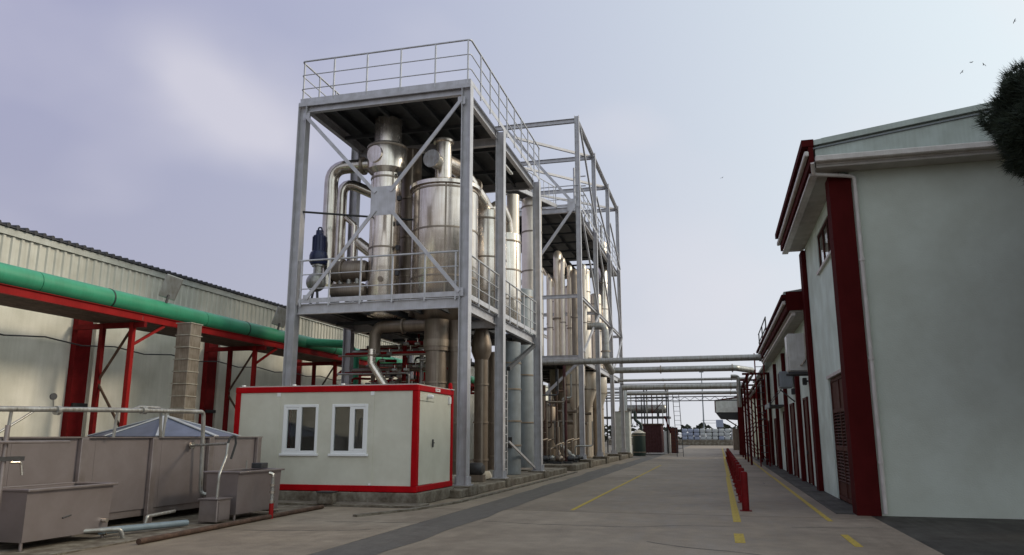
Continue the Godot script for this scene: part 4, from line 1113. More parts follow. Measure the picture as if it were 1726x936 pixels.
	for i in 9:
		var x := -9.3 - (i % 3) * 1.15
		var z := -43.4 - i * 1.75
		vessel("dark brown tank, %s in the rows beneath the rear tower" % (nth[i] if i < 5 else ["sixth", "seventh", "eighth", "last"][i - 5]), "tank", x, z, 0.5, 0.3, 3.2 + (i % 4) * 0.5, [M.old_steel, M.brown_box, M.dark_steel][i % 3], [1.0, 2.4], 0, 0.3, "dark tanks beneath the rear tower", "tank")
	for i in 16:
		var x := -10.6 + (i * 7 % 16) * 0.21
		var z := -38.6 - (i % 5) * 0.75
		var y := 0.8 + (i * 5 % 11) * 0.32
		pipe("service_pipe", "dark bent service pipe, %s of the tangle under the rear tower" % ORD[i], [Vector3(x, 0.3, z), Vector3(x, y, z), Vector3(x + 0.9 - (i % 3) * 0.5, y, z - 0.3), Vector3(x + 0.9 - (i % 3) * 0.5, y + 1.3, z - 0.3)], 0.04 + 0.02 * (i % 3), [M.dark_steel, M.old_steel, M.brown_box, M.rust, M.pipe_grey][i % 5], 0.15, [[Vector3(x, y * 0.6, z), Vector3.UP]], "service pipes under the rear tower", 10)
	for i in 5:
		var z := -41.9 - i * 1.6
		pipe("header_pipe", "dark header pipe beneath the rear tower, %s counting away from the road front" % ORD[i], [Vector3(-12.4, 2.4 + (i % 3) * 0.6, z), Vector3(-7.6, 2.4 + (i % 3) * 0.6, z)], 0.09, M.old_steel, 0.0, [[Vector3(-9.0, 2.4 + (i % 3) * 0.6, z), Vector3(1, 0, 0)]], "header pipes beneath the rear tower", 10)
	pipe("elbow_pipe", "pale pipe leaning between floor pumps of the rear tower", [Vector3(-7.4, 0.5, -41.0), Vector3(-8.4, 1.3, -41.3), Vector3(-8.4, 2.4, -41.3)], 0.14, M.pipe_grey, 0.3)

# ---------------------------------------------------------------- cabin
func build_cabin() -> void:
	var x0 := -12.3; var x1 := -7.15; var z0 := -18.05; var z1 := -20.75; var y0 := 0.30; var y1 := 2.90
	var t := thing("site_cabin", "white panel cabin with red frame in front of the tower", "cabin", Vector3(-9.7, 0.3, -19.4))
	var b := 0.15
	# frame
	for x in [[x0, x0 + b], [x1 - b, x1]]:
		for z in [[z0 - b, z0], [z1, z1 + b]]:
			pbox(t, "corner_post", Vector3(x[0], y0 + b, z[0]), Vector3(x[1], y1 - b, z[1]), M.red_cabin, 0.012)
	for y in [[y0, y0 + b], [y1 - b, y1]]:
		for z in [[z0 - b, z0 + 0.004], [z1 - 0.004, z1 + b]]: pbox(t, "frame_rail", Vector3(x0 - 0.004, y[0], z[0]), Vector3(x1 + 0.004, y[1] - 0.001, z[1]), M.red_cabin, 0.012)
		for x in [[x0 - 0.002, x0 + b], [x1 - b, x1 + 0.002]]: pbox(t, "frame_rail", Vector3(x[0], y[0] + 0.001, z1 + b + 0.001), Vector3(x[1], y[1] - 0.002, z0 - b - 0.001), M.red_cabin, 0.012)
	pbox(t, "roof", Vector3(x0 + 0.05, y1 - 0.01, z1 + 0.05), Vector3(x1 - 0.05, y1 + 0.03, z0 - 0.05), M.coping)
	pbox(t, "floor", Vector3(x0 + 0.1, y0 + 0.02, z1 + 0.1), Vector3(x1 - 0.1, y0 + 0.1, z0 - 0.1), M.cabin_inside)
	# front wall panels round the two windows
	var zf := z0 - 0.03; var zb := z0 - 0.09
	var lo := y0 + b; var hi := y1 - b
	var wins := [[-10.86, -9.87], [-9.48, -8.49]]
	var wy0 := 1.21; var wy1 := 2.44
	pbox(t, "wall_panel", Vector3(x0 + b, lo, zb), Vector3(-11.02, hi, zf), M.cabin_panel)
	pbox(t, "wall_panel", Vector3(-8.38, lo, zb), Vector3(x1 - b, hi, zf), M.cabin_panel)
	pbox(t, "wall_panel", Vector3(-11.014, lo, zb), Vector3(-8.386, wy0, zf), M.cabin_panel)
	pbox(t, "wall_panel", Vector3(-11.014, wy1, zb), Vector3(-8.386, hi, zf), M.cabin_panel)
	pbox(t, "wall_panel", Vector3(-11.014, wy0, zb), Vector3(wins[0][0], wy1, zf), M.cabin_panel)
	pbox(t, "wall_panel", Vector3(wins[0][1], wy0, zb), Vector3(wins[1][0], wy1, zf), M.cabin_panel)
	pbox(t, "wall_panel", Vector3(wins[1][1], wy0, zb), Vector3(-8.386, wy1, zf), M.cabin_panel)
	pbox(t, "wall_panel", Vector3(x0 + b, lo, z1 + 0.03), Vector3(x1 - b, hi, z1 + 0.09), M.cabin_panel)
	pbox(t, "wall_panel", Vector3(x0 + 0.03, lo, z1 + b), Vector3(x0 + 0.09, hi, z0 - b), M.cabin_panel)
	for x in [-11.02, -8.38]:
		pbox(t, "joint_cover", Vector3(x - 0.055, lo + 0.005, zf), Vector3(x + 0.055, hi - 0.01, zf + 0.012), M.cabin_panel)
		pbox(t, "joint_cap", Vector3(x - 0.05, hi - 0.10, zf + 0.013), Vector3(x + 0.05, hi - 0.005, zf + 0.022), M.pvc)
		pbox(t, "joint_cap", Vector3(x - 0.03, lo + 0.005, zf + 0.013), Vector3(x + 0.03, lo + 0.05, zf + 0.025), M.pvc)
	for i in 2:
		var w: Array = wins[i]
		var o := thing_part(t, "window", Vector3((w[0] + w[1]) / 2, wy0, zf))
		pbox(o, "sill", Vector3(w[0] - 0.05, wy0 - 0.06, zf), Vector3(w[1] + 0.05, wy0, zf + 0.05), M.pvc, 0.008)
		for a in [[w[0], w[0] + 0.07, wy0, wy1], [w[1] - 0.07, w[1], wy0, wy1]]: pbox(o, "frame", Vector3(a[0], a[2], zf - 0.05), Vector3(a[1], a[3], zf + 0.02), M.pvc, 0.006)
		for y in [[wy0, wy0 + 0.07], [wy1 - 0.07, wy1]]: pbox(o, "frame", Vector3(w[0] + 0.07, y[0], zf - 0.05), Vector3(w[1] - 0.07, y[1], zf + 0.019), M.pvc, 0.006)
		var mid: float = (w[0] + w[1]) / 2 - 0.02 + 0.06 * i
		pbox(o, "mullion", Vector3(mid - 0.04, wy0 + 0.07, zf - 0.05), Vector3(mid + 0.04, wy1 - 0.07, zf + 0.018), M.pvc, 0.006)
		# the opening sash has a frame of its own
		var sx: Array = [w[0] + 0.07, mid - 0.04] if i == 0 else [mid + 0.04, w[1] - 0.07]
		var mb := MB.new()
		mb.box(Vector3(sx[0] + 0.025, (wy0 + wy1) / 2, zf - 0.005), Vector3(0.05, wy1 - wy0 - 0.15, 0.04)); mb.box(Vector3(sx[1] - 0.025, (wy0 + wy1) / 2, zf - 0.005), Vector3(0.05, wy1 - wy0 - 0.15, 0.04))
		for y in [wy0 + 0.1, wy1 - 0.1]: mb.box(Vector3((sx[0] + sx[1]) / 2, y, zf - 0.005), Vector3(sx[1] - sx[0] - 0.1, 0.055, 0.04))
		part(o, "sash", mb, M.pvc)
		for a in [[w[0] + 0.072, mid - 0.042], [mid + 0.042, w[1] - 0.072]]: pbox(o, "pane", Vector3(a[0], wy0 + 0.072, zf - 0.028), Vector3(a[1], wy1 - 0.072, zf - 0.022), M.glass)
	# end wall with its door
	pbox(t, "wall_panel", Vector3(x1 - 0.09, lo, z1 + b), Vector3(x1 - 0.03, hi, -19.27), M.cabin_panel)
	pbox(t, "wall_panel", Vector3(x1 - 0.09, 2.52, -19.266), Vector3(x1 - 0.03, hi, z0 - b), M.cabin_panel)
	var d := pbox(t, "door", Vector3(x1 - 0.09, lo + 0.01, -19.255), Vector3(x1 - 0.025, 2.505, z0 - b - 0.01), M.cabin_panel)
	pbox(d, "handle", Vector3(x1 - 0.022, 1.36, -19.20), Vector3(x1 + 0.01, 1.56, -19.16), M.dark_steel)
	pbox(d, "lever", Vector3(x1 + 0.012, 1.46, -19.20), Vector3(x1 + 0.035, 1.485, -19.07), M.dark_steel)
	var lamp := MB.new()
	lamp.lathe(Vector3(x1 - 0.03, 2.64, -18.8), Vector3(1, -0.1, 0), [Vector2(0, 0), Vector2(0.05, 0.0), Vector2(0.06, 0.06), Vector2(0.05, 0.15), Vector2(0, 0.17)], 14)
	part(t, "door_lamp", lamp, M.pvc)
	pbox(t, "vent_cover", Vector3(x1 - 0.03, 2.52, -20.5), Vector3(x1 + 0.02, 2.70, -20.38), M.pvc)
	pbox(t, "name_plate", Vector3(x1 + 0.003, 2.79, -19.62), Vector3(x1 + 0.012, 2.87, -19.27), M.pvc)
	for k in 5: pbox(t, "plate_print", Vector3(x1 + 0.0125, 2.815, -19.33 - k * 0.05), Vector3(x1 + 0.0135, 2.845, -19.30 - k * 0.05), M.red_cabin)
	for x in [-12.2, -10.7, -9.3]: pring(t, "roof_lug", Vector3(x, y1 + 0.04, z0 - 0.2), Vector3.UP, 0.05, 0.06, M.pvc, 12)
	# foundation
	var mb2 := MB.new()
	mb2.box(Vector3(-9.72, 0.145, -19.4), Vector3(5.25, 0.29, 2.72), Basis(), 0.02)
	mb2.box(Vector3(-9.72, 0.03, -17.75), Vector3(5.8, 0.06, 0.75), Basis(), 0.01)
	solo("cabin_base", "stained concrete block base under the white cabin", "plinth", mb2, M.plinth, Vector3(-9.7, 0, -19.4))
	var eb := thing("junction_box", "small grey box on the ground before the cabin", "box", Vector3(-9.1, 0, -16.6))
	pbox(eb, "case", Vector3(-9.38, 0.06, -17.55), Vector3(-8.98, 0.32, -17.3), M.plinth_old, 0.01)
	pbox(eb, "lid", Vector3(-9.40, 0.322, -17.57), Vector3(-8.96, 0.345, -17.28), M.dark_steel)
	var rl := thing("beacon", "small red lamp on the cabin's far roof corner", "lamp", Vector3(-7.2, 2.93, -20.6))
	mb2 = MB.new()
	mb2.lathe(Vector3(-7.2, 2.90, -20.6), Vector3.UP, [Vector2(0.07, 0), Vector2(0.07, 0.05), Vector2(0.055, 0.06), Vector2(0.055, 0.16), Vector2(0.03, 0.2), Vector2(0, 0.2)], 16)
	part(rl, "dome", mb2, M.red_cabin)
	pbox(rl, "foot", Vector3(-7.29, 2.903, -20.69), Vector3(-7.11, 2.92, -20.51), M.pvc)

# ---------------------------------------------------------------- basin and sinks in the left foreground
func sink(label: String, x: float, z0: float, z1: float, y: float, depth: float, group: String) -> Node3D:
	var t := thing("steel_sink", label, "sink", Vector3(x - depth / 2, 0, (z0 + z1) / 2), group)
	var mb := MB.new()
	var yb := 0.14
	# four sides, tapered a little, and floor
	var ti := 0.025
	var p := [Vector3(x, y, z0), Vector3(x, y, z1), Vector3(x - depth, y, z1), Vector3(x - depth, y, z0)]
	var q := [Vector3(x - ti, yb, z0 - ti), Vector3(x - ti, yb, z1 + ti), Vector3(x - depth + ti, yb, z1 + ti), Vector3(x - depth + ti, yb, z0 - ti)]
	for k in 4:
		var j := (k + 1) % 4
		mb.quad(q[k], q[j], p[j], p[k])
		var inw: Vector3 = Vector3(x - depth / 2, 0, (z0 + z1) / 2)
		var s := func(v: Vector3) -> Vector3: return v + (inw - Vector3(v.x, 0, v.z)).normalized() * 0.012
		mb.quad(s.call(p[k]), s.call(p[j]), s.call(q[j]) + Vector3(0, 0.01, 0), s.call(q[k]) + Vector3(0, 0.01, 0))
	mb.quad(q[0], q[3], q[2], q[1])
	mb.quad(q[0] + Vector3(0, 0.01, 0), q[1] + Vector3(0, 0.01, 0), q[2] + Vector3(0, 0.01, 0), q[3] + Vector3(0, 0.01, 0))
	part(t, "bowl", mb, M.vat)
	for a in [[Vector3(x + 0.03, y, z0 + 0.04), Vector3(x + 0.03, y, z1 - 0.04)], [Vector3(x - depth - 0.03, y, z0 + 0.04), Vector3(x - depth - 0.03, y, z1 - 0.04)], [Vector3(x + 0.06, y, z0), Vector3(x - depth - 0.06, y, z0)], [Vector3(x + 0.06, y, z1), Vector3(x - depth - 0.06, y, z1)]]:
		var m2 := MB.new()
		m2.bar(a[0], a[1], 0.07, 0.04, 0.01)
		part(t, "rim", m2, M.vat_trim)
	for a in [[x - 0.07, z0 - 0.06], [x - 0.07, z1 + 0.06], [x - depth + 0.07, z0 - 0.06], [x - depth + 0.07, z1 + 0.06]]:
		prod(t, "leg", Vector3(a[0], 0.02, a[1]), Vector3(a[0], 0.4, a[1]), 0.025, M.vat_trim, 10)
		pring(t, "foot", Vector3(a[0], 0.012, a[1]), Vector3.UP, 0.05, 0.024, M.dark_steel, 12)
	prod(t, "drain", Vector3(x - depth / 2, 0.13, z1 + 0.3), Vector3(x + 0.05, 0.10, z1 + 0.1), 0.03, M.old_steel, 10)
	return t

func build_basin() -> void:
	var x := -10.7; var xb := -14.2; var z0 := -6.5; var z1 := -16.8; var y0 := 0.29; var y1 := 1.61
	var t := thing("steel_basin", "long stainless basin with upright ribs in the left foreground", "basin", Vector3(-12.4, 0, -12))
	for k in 6:
		var za := lerpf(z0, z1, k / 6.0) - 0.002; var zb := lerpf(z0, z1, (k + 1) / 6.0) + 0.002
		pbox(t, "side_panel", Vector3(x - 0.03, y0, zb), Vector3(x, y1, za), M.vat)
		pbox(t, "side_panel", Vector3(xb, y0, zb), Vector3(xb + 0.03, y1, za), M.vat)
	pbox(t, "end_panel", Vector3(xb + 0.031, y0, z1), Vector3(x - 0.031, y1, z1 + 0.03), M.vat)
	pbox(t, "end_panel", Vector3(xb + 0.031, y0, z0 - 0.03), Vector3(x - 0.031, y1, z0), M.vat)
	pbox(t, "bottom", Vector3(xb + 0.031, y0 + 0.02, z1 + 0.031), Vector3(x - 0.031, y0 + 0.05, z0 - 0.031), M.vat)
	pbox(t, "rim", Vector3(x - 0.05, y1 + 0.001, z1 - 0.03), Vector3(x + 0.07, y1 + 0.022, z0 + 0.03), M.vat_trim)
	pbox(t, "rim", Vector3(xb - 0.05, y1 + 0.001, z1 - 0.03), Vector3(xb + 0.05, y1 + 0.022, z0 + 0.03), M.vat_trim)
	pbox(t, "bottom_beam", Vector3(x - 0.12, 0.16, z1), Vector3(x - 0.03, 0.285, z0), M.vat_trim)
	for z in [-9.6, -11.33, -13.1, -14.85, -16.68, -7.9]:
		pbox(t, "rib", Vector3(x + 0.001, 0.0 if absf(z + 13.1) < 0.1 or absf(z + 9.6) < 0.1 or absf(z + 16.68) < 0.1 else y0, z - 0.08), Vector3(x + 0.085, y1 - 0.002, z + 0.08), M.vat_trim, 0.008)
	for z in [-8.0, -11.0, -14.0, -16.5]: pbox(t, "leg", Vector3(xb + 0.1, 0.0, z - 0.06), Vector3(xb + 0.25, y0, z + 0.06), M.dark_steel)
	# faceted hood over the far end
	var h := thing("conical_hood", "low blue grey faceted hood with pale ridges on the basin", "cover", Vector3(-12.45, y1, -15.7))
	var n := 8
	var ap := Vector3(-12.45, 2.10, -15.6)
	for k in n:
		var a0 := TAU * (k + 0.5) / n; var a1 := TAU * (k + 1.5) / n
		var p0 := Vector3(-12.45 + 1.85 * cos(a0), y1 + 0.03, -15.6 + 1.15 * sin(a0)); var p1 := Vector3(-12.45 + 1.85 * cos(a1), y1 + 0.03, -15.6 + 1.15 * sin(a1))
		var mb := MB.new()
		mb.tri(p1, p0, ap)
		mb.tri(p0 - Vector3(0, 0.015, 0), p1 - Vector3(0, 0.015, 0), ap - Vector3(0, 0.015, 0))
		part(h, "facet", mb, M.hood)
		var m2 := MB.new()
		m2.bar(p0 + Vector3(0, 0.01, 0), ap + Vector3(0, 0.012, 0), 0.12, 0.02)
		part(h, "ridge", m2, M.hood_edge)
	# pipe loop above the rim
	var p := thing("water_pipe", "grey pipe running over the basin then dropping to a valve", "pipe", Vector3(-10.5, 1.6, -11))
	ptube(p, "pipe_run", [Vector3(-10.52, 2.02, -8.2), Vector3(-10.52, 2.10, -11.5), Vector3(-10.52, 2.15, -14.35), Vector3(-10.52, 0.46, -14.45), Vector3(-10.3, 0.44, -14.6)], 0.042, M.pipe_grey, 0.12)
	for z in [-9.7, -11.9, -13.2]: prod(p, "support", Vector3(-10.56, 1.62, z), Vector3(-10.53, 2.1, z), 0.025, M.pipe_grey)
	ptube(p, "branch", [Vector3(-10.52, 2.1, -10.2), Vector3(-10.55, 1.9, -9.9), Vector3(-10.6, 1.65, -9.5)], 0.02, M.pipe_grey, 0.08, 8)
	pring(p, "union", Vector3(-10.52, 2.06, -10.55), Vector3(0, 0, 1), 0.075, 0.07, M.pipe_grey, 14)
	pring(p, "union", Vector3(-10.52, 2.12, -12.55), Vector3(0, 0, 1), 0.07, 0.10, M.pipe_grey, 14)
	pring(p, "gauge", Vector3(-10.50, 2.28, -10.42), Vector3(1, 0, 0.4), 0.055, 0.03, M.dark_steel, 16)
	prod(p, "gauge_stem", Vector3(-10.52, 2.08, -10.47), Vector3(-10.51, 2.26, -10.43), 0.012, M.pipe_grey)
	ptube(p, "return_bend", [Vector3(-10.60, 2.11, -12.3), Vector3(-10.66, 2.19, -12.6), Vector3(-10.66, 2.19, -13.2), Vector3(-10.66, 1.64, -13.25)], 0.028, M.pipe_grey, 0.08, 10)
	prod(p, "valve_body", Vector3(-10.3, 0.44, -14.58), Vector3(-10.05, 0.44, -14.75), 0.07, M.pipe_grey, 14)
	pring(p, "flange", Vector3(-10.3, 0.44, -14.58), Vector3(0.25, 0, -0.17), 0.1, 0.03, M.stainless_bright, 16)
	prod(p, "valve_stem", Vector3(-10.18, 0.5, -14.66), Vector3(-10.18, 0.66, -14.66), 0.015, M.stainless_bright)
	pring(p, "hand_wheel", Vector3(-10.18, 0.67, -14.66), Vector3.UP, 0.09, 0.02, M.red_dark, 18)
	# sinks
	var s := sink("low steel sink with drain tap nearest the left edge", -9.75, -9.42, -11.1, 0.87, 0.75, "steel sinks before the basin")
	pring(s, "drain_tap", Vector3(-9.72, 0.30, -10.95), Vector3(1, 0, 0), 0.035, 0.08, M.stainless_bright, 12)
	prod(s, "dent_handle", Vector3(-9.76, 0.42, -10.12), Vector3(-9.76, 0.45, -10.28), 0.012, M.dark_steel)
	sink("small steel sink standing between the basin end and the cabin", -9.2, -13.78, -15.35, 0.94, 0.72, "steel sinks before the basin")
	# tap stand at the left edge
	var f := thing("tap_stand", "steel shelf and tap on a post at the left edge", "tap", Vector3(-9.6, 0, -9.0))
	prod(f, "post", Vector3(-9.78, 0, -8.98), Vector3(-9.78, 1.8, -8.98), 0.035, M.vat_trim, 12)
	pbox(f, "shelf", Vector3(-9.95, 1.54, -10.0), Vector3(-9.65, 1.58, -8.3), M.vat_trim, 0.01)
	pbox(f, "bracket", Vector3(-9.85, 1.30, -9.25), Vector3(-9.70, 1.36, -8.85), M.dark_steel)
	ptube(f, "spout", [Vector3(-9.74, 1.28, -9.05), Vector3(-9.70, 1.28, -9.2), Vector3(-9.68, 1.10, -9.22)], 0.02, M.stainless_bright, 0.05)
	# hose standpipe by the second sink
	var sp := thing("standpipe", "bent steel standpipe with hose beside the small sink", "pipe", Vector3(-9.4, 0, -13.6))
	ptube(sp, "pipe_run", [Vector3(-9.42, 0.45, -13.45), Vector3(-9.42, 0.9, -13.47), Vector3(-9.48, 1.25, -13.75), Vector3(-9.5, 1.50, -13.80)], 0.028, M.pipe_grey, 0.2)
	ptube(sp, "hose", [Vector3(-9.5, 1.5, -13.8), Vector3(-9.5, 1.62, -13.86), Vector3(-9.44, 1.66, -13.95), Vector3(-9.42, 1.5, -13.95), Vector3(-9.44, 1.2, -13.85)], 0.022, M.rubber, 0.06)
	prod(sp, "wall_arm", Vector3(-10.66, 1.45, -14.2), Vector3(-9.5, 1.5, -13.82), 0.025, M.pipe_grey)
	pring(sp, "wall_flange", Vector3(-10.62, 1.45, -14.2), Vector3(1, 0, 0.3), 0.07, 0.04, M.stainless_bright)
	var cb := thing("control_box", "grey steel control box on the ground by the valve", "box", Vector3(-9.4, 0, -13.4))
	pbox(cb, "case", Vector3(-9.62, 0.05, -13.62), Vector3(-9.22, 0.46, -13.2), M.vat_trim, 0.012)
	pbox(cb, "lid", Vector3(-9.64, 0.462, -13.64), Vector3(-9.20, 0.48, -13.18), M.vat)
	pbox(cb, "door", Vector3(-9.218, 0.09, -13.58), Vector3(-9.206, 0.42, -13.24), M.vat)
	var hy := thing("hydrant_post", "red and steel riser post beside the small sink", "post", Vector3(-8.9, 0, -14.6))
	prod(hy, "base", Vector3(-8.9, 0, -14.55), Vector3(-8.9, 0.30, -14.55), 0.045, M.red, 14)
	prod(hy, "riser", Vector3(-8.9, 0.30, -14.55), Vector3(-8.9, 0.82, -14.55), 0.035, M.pipe_grey, 12)
	for y in [0.34, 0.52, 0.66]: pring(hy, "union", Vector3(-8.9, y, -14.55), Vector3.UP, 0.055, 0.05, M.stainless_bright, 12)
	ptube(hy, "spout", [Vector3(-8.9, 0.8, -14.55), Vector3(-8.9, 0.88, -14.55), Vector3(-8.98, 0.9, -14.52)], 0.035, M.stainless_bright, 0.05)
	var tp := thing("tap_fitting", "dark tap block on the rim of the small sink", "tap", Vector3(-9.6, 0.96, -15.1))
	pbox(tp, "block", Vector3(-9.75, 0.965, -15.3), Vector3(-9.5, 1.08, -15.05), M.dark_steel, 0.01)
	prod(tp, "stem", Vector3(-9.7, 0.96, -14.8), Vector3(-9.7, 1.14, -14.8), 0.015, M.pipe_grey)
	# loose pipes on the ground
	pipe("ground_pipe", "pale blue pipe lying on the ground below the basin", [Vector3(-9.75, 0.14, -10.9), Vector3(-9.52, 0.09, -12.75)], 0.055, M.blue_pipe)
	pipe("ground_pipe", "short grey bent pipe end by the near sink", [Vector3(-9.8, 0.17, -10.6), Vector3(-9.45, 0.17, -11.0), Vector3(-9.42, 0.02, -11.05)], 0.035, M.pipe_grey, 0.08)
	pipe("ground_pipe", "rusty pipe lying along the edge of the concrete", [Vector3(-8.75, 0.05, -10.6), Vector3(-8.9, 0.045, -14.3), Vector3(-8.95, 0.045, -16.8)], 0.045, M.rust)
	pipe("ground_pipe", "thin curved pipe end in the dark beneath the basin", [Vector3(-10.1, 0.05, -12.35), Vector3(-10.1, 0.22, -12.4), Vector3(-10.15, 0.24, -13.2)], 0.03, M.pipe_grey, 0.06)
	var mb3 := MB.new()
	mb3.box(Vector3(-11.6, 0.012, -12.0), Vector3(5.0, 0.02, 10.5))
	setting("pavement_gutter", mb3, M.plinth_old)

# ---------------------------------------------------------------- pipes over the road
func build_crossing_pipes() -> void:
	var a := [["nearest thick grey pipe crossing above the road", -40.7, 5.52, 0.16, -11.6, 2.25], ["second thick grey pipe crossing above the road", -49.0, 5.70, 0.19, -6.4, 2.2], ["slim grey pipe crossing just below the second pipe", -54.0, 5.40, 0.09, -6.6, 2.2], ["thick pale pipe fourth in the row over the road", -57.5, 5.12, 0.20, -6.7, 2.2], ["farthest medium grey pipe crossing above the road", -60.3, 4.82, 0.13, -6.7, 2.2]]
	for k in a.size():
		var q: Array = a[k]
		var pts := [Vector3(q[4], q[2], q[1]), Vector3(q[5], q[2], q[1])]
		if k == 1: pts = [Vector3(q[4], q[2], q[1]), Vector3(1.2, q[2], q[1]), Vector3(2.2, q[2] - 0.0, q[1] - 2.0)]
		pipe("crossing_pipe", q[0], pts, q[3], M.pipe_grey, 0.3, [[Vector3(q[4] + 3.1, q[2], q[1]), Vector3(1, 0, 0)], [Vector3(1.0, q[2], q[1]), Vector3(1, 0, 0)]] if k > 0 else [], "", 20)
	for z in [-55.5, -59.0]: pipe("conduit", "thin dark conduit, %s of two strung between the crossing pipes" % ("nearer" if z > -57.0 else "farther"), [Vector3(-6.6, 5.25, z), Vector3(2.2, 5.22, z)], 0.03, M.dark_steel, 0.0, [], "conduits over the road", 8)
	var t := thing("lattice_beam", "dark lattice beam spanning the road under the pipes", "beam", Vector3(-0.5, 4.6, -64))
	for y in [4.40, 4.72]: pbar(t, "chord", Vector3(-6.5, y, -64), Vector3(2.3, y, -64), 0.07, 0.07, M.dark_steel)
	for k in 22: pbar(t, "web", Vector3(-6.4 + k * 0.39, 4.42 if k % 2 else 4.70, -64), Vector3(-6.01 + k * 0.39, 4.70 if k % 2 else 4.42, -64), 0.035, 0.035, M.dark_steel)
	# red rack at the right-hand ends
	var r := thing("pipe_support", "red steel frame holding the crossing pipes beside the low building", "rack", Vector3(2.2, 0, -52))
	for z in [-47.6, -53.0, -58.4, -64.0]:
		for x in [1.75, 2.6]: pbar(r, "post", Vector3(x, 0, z), Vector3(x, 5.2, z), 0.12, 0.12, M.red_wall)
		for k in 4: pbar(r, "brace", Vector3(1.75 if k % 2 else 2.6, 0.3 + k * 1.2, z), Vector3(2.6 if k % 2 else 1.75, 1.5 + k * 1.2, z), 0.05, 0.05, M.red_wall)
		pbar(r, "beam", Vector3(1.5, 5.22, z), Vector3(2.9, 5.22, z), 0.14, 0.12, M.red_wall)
	for x in [1.75, 2.6]: pbar(r, "long_beam", Vector3(x, 5.05, -47.5), Vector3(x, 5.05, -64.1), 0.10, 0.14, M.red_wall)
	for i in 8:
		var y := 4.2 + (i % 4) * 0.35
		pipe("rack_pipe", "slim dark pipe in the red frame by the low building, %s of the bundle" % ORD[i], [Vector3(1.9 + (i % 3) * 0.25, y, -45.6), Vector3(1.9 + (i % 3) * 0.25, y, -66.0)], 0.06, M.old_steel, 0.0, [], "pipes in the red frame", 8)
	pipe("downpipe", "pale pipe bending down at the right end of the crossing pipes", [Vector3(0.9, 5.3, -50.5), Vector3(1.35, 5.3, -50.5), Vector3(1.35, 3.4, -50.5)], 0.12, M.pipe_grey, 0.2)
	var l := thing("ladder", "red caged ladder against the low building's far wall", "ladder", Vector3(2.4, 0, -45.6))
	for x in [2.15, 2.62]: prod(l, "stile", Vector3(x, 0, -45.4), Vector3(x, 6.2, -45.4), 0.035, M.red_dark)
	for k in 16: prod(l, "rung", Vector3(2.15, 0.4 + k * 0.36, -45.4), Vector3(2.62, 0.4 + k * 0.36, -45.4), 0.018, M.dark_steel)

